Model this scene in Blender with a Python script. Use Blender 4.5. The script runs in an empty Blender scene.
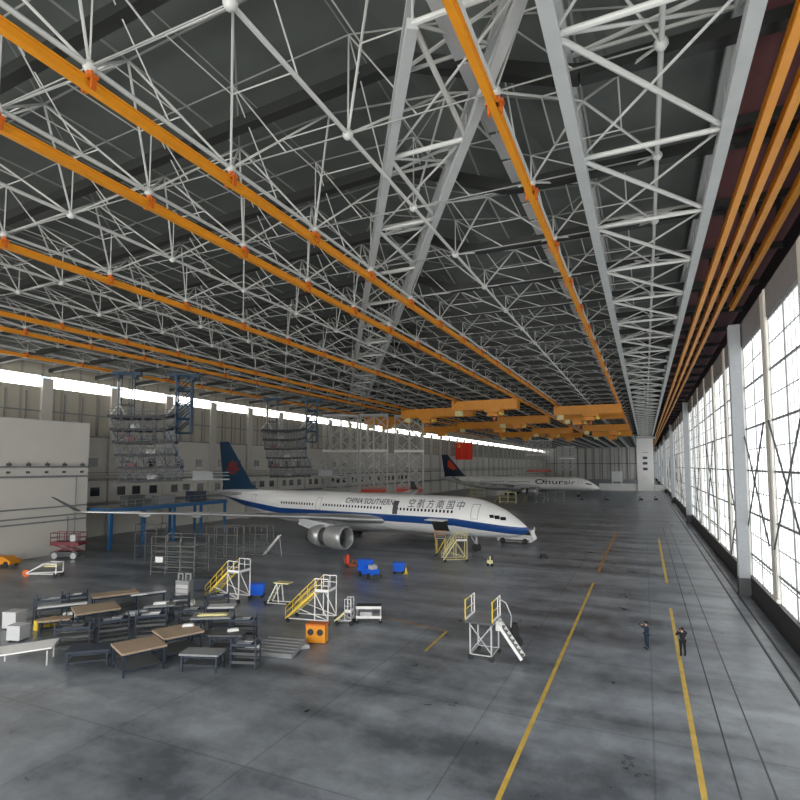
import bpy, math, random
from mathutils import Vector, Matrix
random.seed(7)
S = bpy.context.scene
COL = S.collection
PI = math.pi
# ------------------------------------------------------------------ camera
F = 540.0
PITCH = math.radians(4.0)
PHI = math.atan(245 / F * math.cos(PITCH))
HC = 12.05
cd = bpy.data.cameras.new('camera'); cam = bpy.data.objects.new('camera', cd); COL.objects.link(cam)
cd.sensor_width = 36; cd.lens = F / 800 * 36; cd.shift_y = 0.035; cd.clip_end = 2000; cd.clip_start = .2
cam.location = (0, 0, HC); cam.rotation_euler = (PI / 2 + PITCH, 0, PHI)
S.camera = cam
def ray(px, py):
    x = (px - 400) / F; y = -(py - 428) / F
    f = math.cos(PITCH) - y * math.sin(PITCH); u = math.sin(PITCH) + y * math.cos(PITCH)
    return Vector((x * math.cos(PHI) - f * math.sin(PHI), f * math.cos(PHI) + x * math.sin(PHI), u))
def G(px, py, z=0.0):          # point of the place seen at a photo position, at height z
    r = ray(px, py); t = (z - HC) / r.z
    return Vector((r.x * t, r.y * t, z))
# ------------------------------------------------------------------ materials
def mat(name, col, rough=.6, metal=0, noise=0, nscale=3.0, bump=0, spec=.5):
    m = bpy.data.materials.new(name); m.use_nodes = True; nt = m.node_tree; b = nt.nodes['Principled BSDF']
    b.inputs['Base Color'].default_value = (*col, 1); b.inputs['Roughness'].default_value = rough
    b.inputs['Metallic'].default_value = metal; b.inputs['Specular IOR Level'].default_value = spec
    if noise:
        tc = nt.nodes.new('ShaderNodeTexCoord'); n = nt.nodes.new('ShaderNodeTexNoise'); n.inputs['Scale'].default_value = nscale
        n.inputs['Detail'].default_value = 4; nt.links.new(tc.outputs['Object'], n.inputs['Vector'])
        r = nt.nodes.new('ShaderNodeMapRange'); r.inputs['To Min'].default_value = 1 - noise; r.inputs['To Max'].default_value = 1 + noise
        nt.links.new(n.outputs['Fac'], r.inputs['Value'])
        mx = nt.nodes.new('ShaderNodeVectorMath'); mx.operation = 'SCALE'; mx.inputs[0].default_value = col
        nt.links.new(r.outputs['Result'], mx.inputs['Scale']); nt.links.new(mx.outputs['Vector'], b.inputs['Base Color'])
    return m
def emis(name, col, strength, pattern=None):
    m = bpy.data.materials.new(name); m.use_nodes = True; nt = m.node_tree; b = nt.nodes['Principled BSDF']
    b.inputs['Base Color'].default_value = (.6, .6, .6, 1); b.inputs['Roughness'].default_value = .5
    b.inputs['Emission Color'].default_value = (*col, 1); b.inputs['Emission Strength'].default_value = strength
    if pattern:
        tc = nt.nodes.new('ShaderNodeTexCoord'); w = nt.nodes.new('ShaderNodeTexWave'); w.bands_direction = pattern
        w.inputs['Scale'].default_value = .28; w.inputs['Distortion'].default_value = 0; nt.links.new(tc.outputs['Object'], w.inputs['Vector'])
        r = nt.nodes.new('ShaderNodeMapRange'); r.inputs['To Min'].default_value = strength * .55; r.inputs['To Max'].default_value = strength * 1.08
        nt.links.new(w.outputs['Fac'], r.inputs['Value']); nt.links.new(r.outputs['Result'], b.inputs['Emission Strength'])
    return m
M = {}
M['white_steel'] = mat('white_steel', (.50, .51, .49), .55)
M['dim_steel'] = mat('dim_steel', (.26, .27, .26), .6)  # white frame steel darkened; dimness of the roof members put into the colour
M['dock_dark'] = mat('dock_dark', (.02, .024, .03), .6)
M['scaffold_grey'] = mat('scaffold_grey', (.14, .145, .14), .5)
M['grey_chord'] = mat('grey_chord', (.44, .46, .46), .55, noise=.12, nscale=1)
M['orange'] = mat('orange_paint', (.70, .27, .012), .45, noise=.15, nscale=.8)
M['orange_dark'] = mat('orange_bracket', (.55, .12, .01), .5)
M['deck'] = mat('roof_deck', (.115, .128, .118), .8, noise=.2, nscale=.5)
M['dark_beam'] = mat('dark_beam', (.020, .023, .021), .6)
M['maroon'] = mat('maroon_board', (.17, .065, .07), .7, noise=.2)
M['cream'] = mat('cream_steel', (.72, .71, .66), .5)
M['grey_col'] = mat('grey_column', (.30, .32, .34), .5, noise=.1)
M['black'] = mat('black', (.02, .02, .022), .5)
M['rubber'] = mat('rubber', (.025, .025, .027), .8)
M['dark_grey'] = mat('dark_grey', (.07, .075, .08), .6)
M['mid_grey'] = mat('mid_grey', (.22, .23, .24), .5, noise=.2, nscale=2)
M['light_grey'] = mat('light_grey', (.48, .49, .5), .5)
M['alu'] = mat('aluminium', (.55, .56, .57), .35, .7)
M['silver'] = mat('engine_silver', (.42, .43, .43), .35, .5)
M['white'] = mat('white_paint', (.80, .80, .79), .35)
M['offwhite'] = mat('offwhite_wall', (.56, .54, .50), .7, noise=.06, nscale=.3)
M['yellow'] = mat('yellow_paint', (.72, .52, .05), .45)
M['pale_yellow'] = mat('pale_yellow', (.70, .64, .32), .5)
M['blue'] = mat('blue_paint', (.02, .10, .42), .4)
M['bright_blue'] = mat('bright_blue', (.01, .13, .75), .4)
M['dock_blue'] = mat('dock_blue', (.02, .11, .26), .5)
M['mast_blue'] = mat('mast_blue', (.02, .055, .10), .5)
M['red'] = mat('red_paint', (.65, .06, .02), .5)
M['dull_red'] = mat('dull_red', (.16, .025, .035), .5)
M['flag'] = mat('flag_cloth', (.85, .05, .02), .8)
M['tan'] = mat('tan_board', (.36, .27, .19), .7, noise=.2, nscale=1.5)
M['navy_frame'] = mat('navy_frame', (.016, .028, .05), .5)
M['glass'] = mat('dark_glass', (.015, .018, .022), .12)
M['tail_blue'] = mat('tail_blue', (.010, .05, .11), .35)
M['tail_navy'] = mat('tail_navy', (.01, .025, .06), .35)
M['letter'] = mat('lettering', (.09, .10, .13), .5)
M['logo_red'] = mat('logo_red', (.24, .04, .045), .5)
M['skin'] = mat('skin', (.5, .3, .22), .6)
M['navy_cloth'] = mat('navy_cloth', (.015, .03, .06), .85)
M['black_cloth'] = mat('black_cloth', (.012, .013, .015), .85)
M['hair'] = mat('hair', (.01, .009, .008), .6)
M['line_yellow'] = mat('line_yellow', (.62, .42, .08), .5, noise=.35, nscale=1.2)
M['line_orange'] = mat('line_orange', (.45, .22, .06), .5, noise=.4, nscale=1.2)
M['joint'] = mat('floor_joint', (.045, .05, .055), .5)
M['day_glass'] = emis('daylit_glazing', (.97, 1.0, 1.0), 1.9, 'Y')
M['strip_glass'] = emis('daylit_strip', (1.0, .99, .94), 5.0)
M['rear_fill'] = emis('rear_fill_glow', (1.0, .98, .94), 7.5)  # glow added behind the view to fill the hall from the front

def floor_mat():
    m = bpy.data.materials.new('epoxy_floor'); m.use_nodes = True; nt = m.node_tree; b = nt.nodes['Principled BSDF']
    L = nt.links.new; N = nt.nodes.new
    tc = N('ShaderNodeTexCoord')
    mp = N('ShaderNodeMapping'); mp.inputs['Scale'].default_value = (.05, .32, 1); mp.inputs['Rotation'].default_value = (0, 0, .16)
    n1 = N('ShaderNodeTexNoise'); n1.inputs['Scale'].default_value = 1.0; n1.inputs['Detail'].default_value = 5; n1.inputs['Distortion'].default_value = .4
    L(tc.outputs['Object'], mp.inputs['Vector']); L(mp.outputs['Vector'], n1.inputs['Vector'])
    n2 = N('ShaderNodeTexNoise'); n2.inputs['Scale'].default_value = .35; n2.inputs['Detail'].default_value = 6; n2.inputs['Roughness'].default_value = .7
    L(tc.outputs['Object'], n2.inputs['Vector'])
    ad = N('ShaderNodeMath'); ad.operation = 'ADD'; L(n1.outputs['Fac'], ad.inputs[0]); L(n2.outputs['Fac'], ad.inputs[1])
    cr = N('ShaderNodeValToRGB'); e = cr.color_ramp.elements
    e[0].position = .40; e[0].color = (.092, .105, .12, 1); e[1].position = .62; e[1].color = (.30, .335, .37, 1)
    hf = N('ShaderNodeMath'); hf.operation = 'MULTIPLY'; hf.inputs[1].default_value = .5; L(ad.outputs[0], hf.inputs[0]); L(hf.outputs[0], cr.inputs['Fac'])
    br = N('ShaderNodeTexBrick'); br.offset = 0; br.inputs['Scale'].default_value = 1; br.inputs['Brick Width'].default_value = 7.5; br.inputs['Row Height'].default_value = 9
    br.inputs['Mortar Size'].default_value = .05; br.inputs['Mortar Smooth'].default_value = .3
    br.inputs['Color1'].default_value = (1, 1, 1, 1); br.inputs['Color2'].default_value = (.93, .93, .95, 1); br.inputs['Mortar'].default_value = (.68, .68, .68, 1)
    L(tc.outputs['Object'], br.inputs['Vector'])
    mx = N('ShaderNodeMix'); mx.data_type = 'RGBA'; mx.blend_type = 'MULTIPLY'; mx.inputs['Factor'].default_value = 1
    L(cr.outputs['Color'], mx.inputs['A']); L(br.outputs['Color'], mx.inputs['B']); L(mx.outputs['Result'], b.inputs['Base Color'])
    rr = N('ShaderNodeMapRange'); rr.inputs['To Min'].default_value = .20; rr.inputs['To Max'].default_value = .42
    L(n2.outputs['Fac'], rr.inputs['Value']); L(rr.outputs['Result'], b.inputs['Roughness'])
    b.inputs['Specular IOR Level'].default_value = .5
    return m
M['floor'] = floor_mat()
def clad_mat(name, c1, c2, axis, scale, z_split=None, c3=None):
    m = bpy.data.materials.new(name); m.use_nodes = True; nt = m.node_tree; b = nt.nodes['Principled BSDF']; L = nt.links.new; N = nt.nodes.new
    tc = N('ShaderNodeTexCoord'); w = N('ShaderNodeTexWave'); w.bands_direction = axis; w.inputs['Scale'].default_value = scale; w.wave_profile = 'SAW'
    L(tc.outputs['Object'], w.inputs['Vector'])
    cr = N('ShaderNodeValToRGB'); e = cr.color_ramp.elements; e[0].position = .0; e[0].color = (*c2, 1); e[1].position = .2; e[1].color = (*c1, 1)
    L(w.outputs['Fac'], cr.inputs['Fac'])
    out = cr.outputs['Color']
    if z_split:
        sp = N('ShaderNodeSeparateXYZ'); L(tc.outputs['Object'], sp.inputs[0]); lt = N('ShaderNodeMath'); lt.operation = 'LESS_THAN'; lt.inputs[1].default_value = z_split
        L(sp.outputs['Z'], lt.inputs[0]); mx = N('ShaderNodeMix'); mx.data_type = 'RGBA'; L(lt.outputs[0], mx.inputs['Factor']); L(out, mx.inputs['A']); mx.inputs['B'].default_value = (*c3, 1)
        out = mx.outputs['Result']
    L(out, b.inputs['Base Color']); b.inputs['Roughness'].default_value = .7
    return m
M['clad_left'] = clad_mat('left_cladding', (.46, .43, .36), (.28, .26, .22), 'Y', .10, 17.0, (.60, .58, .53))
M['clad_far'] = clad_mat('far_cladding', (.62, .61, .57), (.34, .34, .32), 'X', .05)

def livery(name, top, band, belly, zt, zb, nose):
    # paint scheme by position on the fuselage; x is measured back from the nose (negative)
    m = bpy.data.materials.new(name); m.use_nodes = True; nt = m.node_tree; b = nt.nodes['Principled BSDF']; L = nt.links.new; N = nt.nodes.new
    tc = N('ShaderNodeTexCoord'); sp = N('ShaderNodeSeparateXYZ'); L(tc.outputs['Object'], sp.inputs[0])
    dr = N('ShaderNodeMapRange'); dr.inputs['From Min'].default_value = -9; dr.inputs['From Max'].default_value = 0; dr.inputs['To Min'].default_value = 0; dr.inputs['To Max'].default_value = nose
    L(sp.outputs['X'], dr.inputs['Value'])
    up = N('ShaderNodeMapRange'); up.inputs['From Min'].default_value = -64; up.inputs['From Max'].default_value = -44; up.inputs['To Min'].default_value = -1.6; up.inputs['To Max'].default_value = 0
    L(sp.outputs['X'], up.inputs['Value'])
    z1 = N('ShaderNodeMath'); L(sp.outputs['Z'], z1.inputs[0]); L(dr.outputs['Result'], z1.inputs[1])
    z2 = N('ShaderNodeMath'); L(z1.outputs[0], z2.inputs[0]); L(up.outputs['Result'], z2.inputs[1])
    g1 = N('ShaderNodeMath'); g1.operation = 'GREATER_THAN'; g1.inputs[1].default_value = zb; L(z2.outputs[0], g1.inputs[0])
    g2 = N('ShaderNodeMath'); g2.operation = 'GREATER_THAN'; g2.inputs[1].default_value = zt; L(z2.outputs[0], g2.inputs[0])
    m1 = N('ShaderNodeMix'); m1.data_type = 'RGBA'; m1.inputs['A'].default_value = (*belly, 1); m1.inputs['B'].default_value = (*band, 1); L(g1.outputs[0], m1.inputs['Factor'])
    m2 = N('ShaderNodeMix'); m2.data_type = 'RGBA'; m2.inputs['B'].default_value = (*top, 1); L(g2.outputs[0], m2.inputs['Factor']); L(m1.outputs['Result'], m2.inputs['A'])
    L(m2.outputs['Result'], b.inputs['Base Color']); b.inputs['Roughness'].default_value = .3
    return m
M['livery_a'] = livery('blue_line_livery', (.86, .86, .86), (.012, .06, .23), (.74, .75, .76), 4.7, 3.65, .85)
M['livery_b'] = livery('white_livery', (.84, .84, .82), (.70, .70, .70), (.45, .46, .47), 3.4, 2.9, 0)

# ------------------------------------------------------------------ mesh builder
class MB:
    def __init__(s): s.v = []; s.f = []
    def add(s, vs, fs):
        k = len(s.v); s.v += [tuple(v) for v in vs]; s.f += [tuple(i + k for i in f) for f in fs]; return s
    def box(s, c, d, rz=0, ry=0):
        R = Matrix.Rotation(rz, 3, 'Z') @ Matrix.Rotation(ry, 3, 'Y'); c = Vector(c)
        vs = [c + R @ Vector((x * d[0] / 2, y * d[1] / 2, z * d[2] / 2)) for x in (-1, 1) for y in (-1, 1) for z in (-1, 1)]
        return s.add(vs, [(0, 1, 3, 2), (4, 6, 7, 5), (0, 4, 5, 1), (2, 3, 7, 6), (0, 2, 6, 4), (1, 5, 7, 3)])
    def beam(s, p, q, w, h):
        p = Vector(p); q = Vector(q); d = (q - p)
        if d.length < 1e-6: return s
        d.normalize(); a = d.cross(Vector((0, 0, 1)))
        if a.length < 1e-3: a = Vector((1, 0, 0))
        a.normalize(); b = a.cross(d)
        vs = [c + a * x * w / 2 + b * y * h / 2 for c in (p, q) for x, y in ((-1, -1), (1, -1), (1, 1), (-1, 1))]
        return s.add(vs, [(3, 2, 1, 0), (4, 5, 6, 7), (0, 1, 5, 4), (1, 2, 6, 5), (2, 3, 7, 6), (3, 0, 4, 7)])
    def tube(s, p, q, r, n=6, r2=None, cap=True):
        p = Vector(p); q = Vector(q); d = q - p
        if d.length < 1e-6: return s
        d.normalize(); a = d.cross(Vector((0, 0, 1)))
        if a.length < 1e-3: a = Vector((1, 0, 0))
        a.normalize(); b = a.cross(d); r2 = r if r2 is None else r2
        vs = [c + (a * math.cos(t) + b * math.sin(t)) * rr for c, rr in ((p, r), (q, r2)) for t in [2 * PI * i / n for i in range(n)]]
        fs = [(i, (i + 1) % n, n + (i + 1) % n, n + i) for i in range(n)]
        if cap: fs += [tuple(range(n - 1, -1, -1)), tuple(range(n, 2 * n))]
        return s.add(vs, fs)
    def path(s, pts, r, n=6):
        for a, b in zip(pts, pts[1:]): s.tube(a, b, r, n)
        return s
    def ball(s, c, r, n=8, m=5, sq=(1, 1, 1)):
        c = Vector(c); vs = [c + Vector((0, 0, r * sq[2]))]; fs = []
        for j in range(1, m):
            t = PI * j / m
            vs += [c + Vector((r * sq[0] * math.sin(t) * math.cos(2 * PI * i / n), r * sq[1] * math.sin(t) * math.sin(2 * PI * i / n), r * sq[2] * math.cos(t))) for i in range(n)]
        vs.append(c - Vector((0, 0, r * sq[2])))
        for i in range(n): fs.append((0, 1 + i, 1 + (i + 1) % n))
        for j in range(m - 2):
            for i in range(n): fs.append((1 + j * n + i, 1 + (j + 1) * n + i, 1 + (j + 1) * n + (i + 1) % n, 1 + j * n + (i + 1) % n))
        L = len(vs) - 1; o = 1 + (m - 2) * n
        for i in range(n): fs.append((L, o + (i + 1) % n, o + i))
        return s.add(vs, fs)
    def lathe(s, prof, n=24, axis='X', c=(0, 0, 0)):   # prof: (along, radius)
        c = Vector(c); vs = []
        for a, r in prof:
            for i in range(n):
                t = 2 * PI * i / n; u, w = r * math.cos(t), r * math.sin(t)
                vs.append(c + (Vector((a, u, w)) if axis == 'X' else Vector((u, w, a)) if axis == 'Z' else Vector((u, a, w))))
        fs = [(j * n + i, j * n + (i + 1) % n, (j + 1) * n + (i + 1) % n, (j + 1) * n + i) for j in range(len(prof) - 1) for i in range(n)]
        return s.add(vs, fs)
    def loft(s, rings, cap=True):
        n = len(rings[0]); vs = [v for r in rings for v in r]
        fs = [(j * n + i, j * n + (i + 1) % n, (j + 1) * n + (i + 1) % n, (j + 1) * n + i) for j in range(len(rings) - 1) for i in range(n)]
        if cap: fs += [tuple(range(n - 1, -1, -1)), tuple(range((len(rings) - 1) * n, len(rings) * n))]
        return s.add(vs, fs)
    def prism(s, poly, a, b, plane='XZ'):
        def P(u, v, w): return (u, w, v) if plane == 'XZ' else (w, u, v) if plane == 'YZ' else (u, v, w)
        n = len(poly); vs = [P(u, v, a) for u, v in poly] + [P(u, v, b) for u, v in poly]
        return s.add(vs, [tuple(range(n)), tuple(range(2 * n - 1, n - 1, -1))] + [(i, n + i, n + (i + 1) % n, (i + 1) % n) for i in range(n)])
    def mesh(s, name, smooth=False):
        me = bpy.data.meshes.new(name); me.from_pydata(s.v, [], s.f); me.update()
        if smooth: me.polygons.foreach_set('use_smooth', [True] * len(me.polygons))
        return me
def part(name, mb, m, parent=None, smooth=False, label=None, loc=None):
    me = mb.mesh(name, smooth) if isinstance(mb, MB) else mb
    if not me.materials: me.materials.append(M[m] if isinstance(m, str) else m)
    o = bpy.data.objects.new(name, me); COL.objects.link(o)
    if parent: o.parent = parent
    if loc: o.location = loc
    if label: o['label'] = label
    return o
def tag(o, label, cat, group=None, kind=None):
    o['label'] = label; o['category'] = cat
    if group: o['group'] = group
    if kind: o['kind'] = kind
    return o
def thing(name, label, cat, loc=(0, 0, 0), rz=0, group=None, kind=None):
    o = bpy.data.objects.new(name, None); COL.objects.link(o); o.location = loc; o.rotation_euler = (0, 0, rz); o.empty_display_size = .3
    return tag(o, label, cat, group, kind)
def struct(name, mb, m, label, parent=None, cat=None):
    o = part(name, mb, m, parent)
    if not parent: tag(o, label, cat or name.split('_')[0], kind='structure')
    return o
def copy_tree(o, parent=None):
    c = o.copy(); COL.objects.link(c); c.parent = parent
    for ch in [x for x in COL.objects if x.parent == o]: copy_tree(ch, c)
    return c

# ------------------------------------------------------------------ the shell
X_L, X_R, Y_N, Y_F = -86.0, 8.9, -30.0, 520.0
struct('floor', MB().box(((X_L + X_R) / 2 + 6, (Y_N + Y_F) / 2, -.15), (X_R - X_L + 24, Y_F - Y_N + 12, .3)), 'floor', 'glossy blue grey epoxy floor of the aircraft hangar')
def xdiag(y): return -7.3 - .56 * (y - 33)
def deck_z(x, y):
    u = xdiag(y) - x
    h = 17.7 if u <= 0 else min(17.7 + .41 * u, 20.7 + .06 * (x + 20))
    return 12.05 + max(h, 16.3)
mb = MB(); xs = [X_L - .5 + i * 1.5 for i in range(65)] + [X_R + 2.6]; ys = [Y_N - 2 + 4 * j for j in range(140)]
vs = [(x, y, deck_z(x, y)) for y in ys for x in xs]; n = len(xs)
mb.add(vs, [(j * n + i, (j + 1) * n + i, (j + 1) * n + i + 1, j * n + i + 1) for j in range(len(ys) - 1) for i in range(n - 1)])
vs = [(x, y, deck_z(x, y) + .35) for y in ys for x in xs]
mb.add(vs, [(j * n + i, j * n + i + 1, (j + 1) * n + i + 1, (j + 1) * n + i) for j in range(len(ys) - 1) for i in range(n - 1)])
ceil = struct('ceiling', mb, 'deck', 'dark folded roof deck over the whole hangar')
def beam_z(x, y): return 12.05 + .93 * (deck_z(x / .93, y / .93) - 12.05) - .15
for k in range(-5, 60):
    y = 30.7 + 8.0 * k; pts = [X_L + i for i in range(0, 95)]; keep = [pts[0]]; m_ = MB()
    for a, b, c in zip(pts, pts[1:], pts[2:]):
        if abs(2 * beam_z(b, y) - beam_z(a, y) - beam_z(c, y)) > .01: keep.append(b)
    keep.append(pts[-1])
    for a, b in zip(keep, keep[1:]): m_.beam((a, y, beam_z(a, y)), (b, y, beam_z(b, y)), .6, .62)
    part('roof_beam', m_, 'dark_beam', ceil)
struct('trim_1', MB().box((7.2, (Y_N + Y_F) / 2, 28.7), (6.2, Y_F - Y_N, .25)), 'maroon', 'maroon boarded soffit above the door rails')
m_ = MB()
for k in range(60): m_.box((7.1, Y_N + 5 + 9 * k, 28.35), (6.0, .35, .45))
struct('trim_2', m_, 'dark_beam', 'dark ribs under the maroon soffit')
# left wall
wl = struct('wall_left', MB().box((X_L - .3, (Y_N + Y_F) / 2, 12.2), (.6, Y_F - Y_N, 24.4)).box((X_L - .3, (Y_N + Y_F) / 2, 27.7), (.6, Y_F - Y_N, 3.0)), 'clad_left', 'beige clad long wall with a lit window strip on top', cat='wall')
cols = MB(); piers = []
for k in range(-7, 40):
    y = 54.2 + 12.05 * k
    piers.append(y); cols.box((X_L + .25, y, 12.9), (.5, 1.7, 25.8))
part('wall_pier', cols, M['offwhite'], wl)
m_ = MB()
for z in (17.0, 20.6): m_.box((X_L + .15, 245, z), (.25, 548, .22))
for y in piers:
    for d in (3, 6, 9): m_.box((X_L + .12, y + d, 20.3), (.2, .14, 6.6))
part('wall_rail', m_, M['mid_grey'], wl)
for i, y in enumerate(piers):
    w = struct('window_%d' % (i + 1), MB().box((X_L - .2, y + 6.02, 25.3), (.12, 10.3, 1.75)), 'strip_glass', None)
    tag(w, 'bright window bay in the high strip along the beige wall', 'window', 'high strip windows', 'structure')
    f = MB()
    for d in (.6, 2.9, 5.1, 7.4, 9.6, 11.4): f.box((X_L - .08, y + d, 25.3), (.1, .07, 1.75))
    part('window_frame', f, 'light_grey', w)
# gallery and service windows low on the left wall
m_ = MB()
for z, h in ((9.7, .35), (5.6, .35)): m_.box((X_L + 1.2, 245, z), (2.4, 548, h))
for y in range(-20, 500, 6):
    m_.tube((X_L + 2.3, y, 9.7), (X_L + 2.3, y, 10.9), .04, 4)
for z in (10.35, 10.9): m_.tube((X_L + 2.3, -28, z), (X_L + 2.3, 518, z), .05, 4)
part('wall_gallery', m_, M['mid_grey'], wl)
for y in [q for q in piers if q < 190]:
    for z, dd in ((12.6, (3.0, 8.5)), (7.6, (2, 5.2, 9))):
        for d in dd: part('service_window', MB().box((X_L + .03, y + d, z), (.12, 1.7, 1.5)), 'glass', wl)
# far wall
wf = struct('wall_far', MB().box(((X_L + X_R) / 2, Y_F + .3, 14.8), (X_R - X_L + 2, .6, 29.6)), 'clad_far', 'grey beige clad far end wall of the hangar', cat='wall')
m_ = MB()
for x in range(-84, 8, 7): m_.box((x, Y_F - .3, 14.5), (.7, .6, 29))
m_.box((-38, Y_F - .3, 14), (94, .5, .7))
part('wall_pier', m_, M['mid_grey'], wf)
# rear wall behind the camera: glowing panels added there, unseen, as frontal fill
wr = struct('wall_rear', MB().box(((X_L + X_R) / 2, Y_N - .3, 1.5), (X_R - X_L + 2, .6, 3)).box(((X_L + X_R) / 2, Y_N - .3, 27), (X_R - X_L + 2, .6, 4)), 'clad_far', 'end wall behind the camera with added glowing fill panels', cat='wall')
for k in range(8):
    w = struct('window_%d' % (60 + k), MB().box((X_L + 6 + 11.9 * k, Y_N - .3, 14), (11, .12, 22)), 'rear_fill', None)  # bright panel added out of view to light the hall
    tag(w, 'tall glowing fill panel added to the unseen end wall', 'window', 'added end wall fill panels', 'structure')
# right wall: skirt, glazing bays, cream mullions, grey columns
struct('wall_right', MB().box((X_R + .2, 245, .9), (.9, 550, 1.8)).box((X_R + 1.3, 245, 27.6), (1, 550, 3.6)), 'black', 'black kick wall below the glazed hangar door', cat='wall')
struct('baseboard_right', MB().box((X_R - .25, 245, .04), (.3, 550, .08)).box((X_R - 1.3, 245, .03), (.12, 550, .06)).box((X_R - 2.1, 245, .03), (.12, 550, .06)), 'joint', 'dark steel door rails set along the floor', cat='rail')
BAY = 11.7; k0 = -7
wide = lambda k: (k % 6 == 0)
for k in range(k0, 40):
    y = 61.5 + BAY * k
    # glazing bay from y to y+BAY
    if y > Y_F - 12: break
    w = struct('window_%d' % (80 + k), MB().box((X_R + .12, y + BAY / 2, 12.65), (.1, BAY - .9, 22.3)), 'day_glass', None)
    tag(w, 'tall daylit translucent glazing bay of the sliding door wall', 'window', 'door wall glazing bays', 'structure')
    f = MB(); zs = [1.5, 3.8, 7.7, 11.6, 15.5, 19.4, 23.3]
    for z in zs: f.box((X_R + .02, y + BAY / 2, z), (.12, BAY - .8, .16))
    for z in zs[:-1]: f.box((X_R + .04, y + BAY / 2, z + 1.95), (.07, BAY - .8, .06))
    for d in (.75, BAY / 2, BAY - .65): f.box((X_R + .03, y + d, 12.5), (.1, .12, 22))
    for d in [1.9 + i * 1.1 for i in range(9)]:
        if abs(d - BAY / 2) > .5: f.box((X_R + .05, y + d, 12.5), (.04, .04, 22))
    part('window_frame', f, 'mid_grey', w)
    part('upper_panel', MB().box((X_R, y + BAY / 2, 24.6), (.2, BAY - .9, 2.3)), 'mid_grey', w)
    if k % 2 == 0 or k in (-1, -3):
        b = MB(); h0 = 3.9 if k % 4 == 0 else 7.8
        b.tube((X_R - .25, y + .9, h0 - 2), (X_R - .25, y + BAY - .9, h0 + 7.7), .07, 5); b.tube((X_R - .25, y + .9, h0 + 7.7), (X_R - .25, y + BAY - .9, h0 - 2), .07, 5)
        part('cross_brace', b, 'dark_grey', w)
for k in range(k0, 39):
    y = 61.5 + BAY * k
    t_ = 'cream_mullion'
    o = part('door_mullion', MB().box((X_R - .0, y, 13.6), (.30, 1.9, 24.2)).box((X_R - .1, y, 2.0), (.36, 2.0, .25)).box((X_R - .17, y - .7, 13.6), (.06, .12, 24.2)), 'cream')
    tag(o, 'cream painted upright of the sliding hangar door', 'door upright', 'cream door uprights', 'structure')
for i in range(7):
    y = 60.3 + 70.2 * i
    g = thing('steel_column', ['nearest tall grey steel column standing against the glazed wall', 'second tall grey steel column along the glazed wall'][i] if i < 2 else 'distant grey steel column along the glazed wall', 'column', (X_R - .72, y, 0), group=None if i < 2 else 'distant door wall columns')
    part('column_shaft', MB().box((0, 0, 13.6), (.5, .7, 24.0)).box((0, -.4, 13.6), (.95, .12, 24.0)).box((0, .4, 13.6), (.95, .12, 24)), 'grey_col', g)
    part('column_foot', MB().box((0, 0, .8), (.98, 1.0, 1.6)).box((0, 0, .05), (1.3, 1.3, .1)), 'dark_grey', g)
# floor lines
def line(n_, p, q, w, m, lab):
    d = (q - p).normalized(); a = Vector((-d.y, d.x, 0)) * w / 2
    mb = MB().add([p + a, p - a, q - a, q + a, p + a - Vector((0, 0, .004)), p - a - Vector((0, 0, .004)), q - a - Vector((0, 0, .004)), q + a - Vector((0, 0, .004))],
                  [(0, 3, 2, 1), (4, 5, 6, 7), (0, 1, 5, 4), (1, 2, 6, 5), (2, 3, 7, 6), (3, 0, 4, 7)])
    o = part('floor_line', mb, m); tag(o, lab, 'floor marking', kind='structure')
Z1 = .008
lx, rx = G(563.8, 650).x, G(678, 650).x
line(0, Vector((lx, 12, Z1)), Vector((lx, 60, Z1)), .2, 'line_yellow', 'yellow floor line left of the two standing people')
line(0, Vector((lx, 66, Z1)), Vector((lx, 110, Z1)), .25, 'line_orange', 'fainter distant yellow floor line ahead of the nose')
line(0, Vector((rx, 12, Z1)), Vector((rx, 52, Z1)), .22, 'line_yellow', 'yellow floor line between the two standing people')
line(0, Vector((rx + .1, 63, Z1)), Vector((rx + .1, 100, Z1)), .26, 'line_yellow', 'far stretch of the yellow line near the glazed wall')
line(0, G(375, 615, Z1), G(447, 631, Z1), .12, 'line_orange', 'thin orange floor line running behind the platform stair')
line(0, G(447, 631, Z1), G(425, 651, Z1), .16, 'line_yellow', 'short yellow floor line slanting left of the platform stair')
for q in (1.2, 2.4):
    line(0, Vector((rx + q, 12, Z1)), Vector((rx + q, 120, Z1)), .07, 'joint', 'dark floor groove right of the yellow line' if q < 2 else 'second dark floor groove nearer the door rails')

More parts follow.
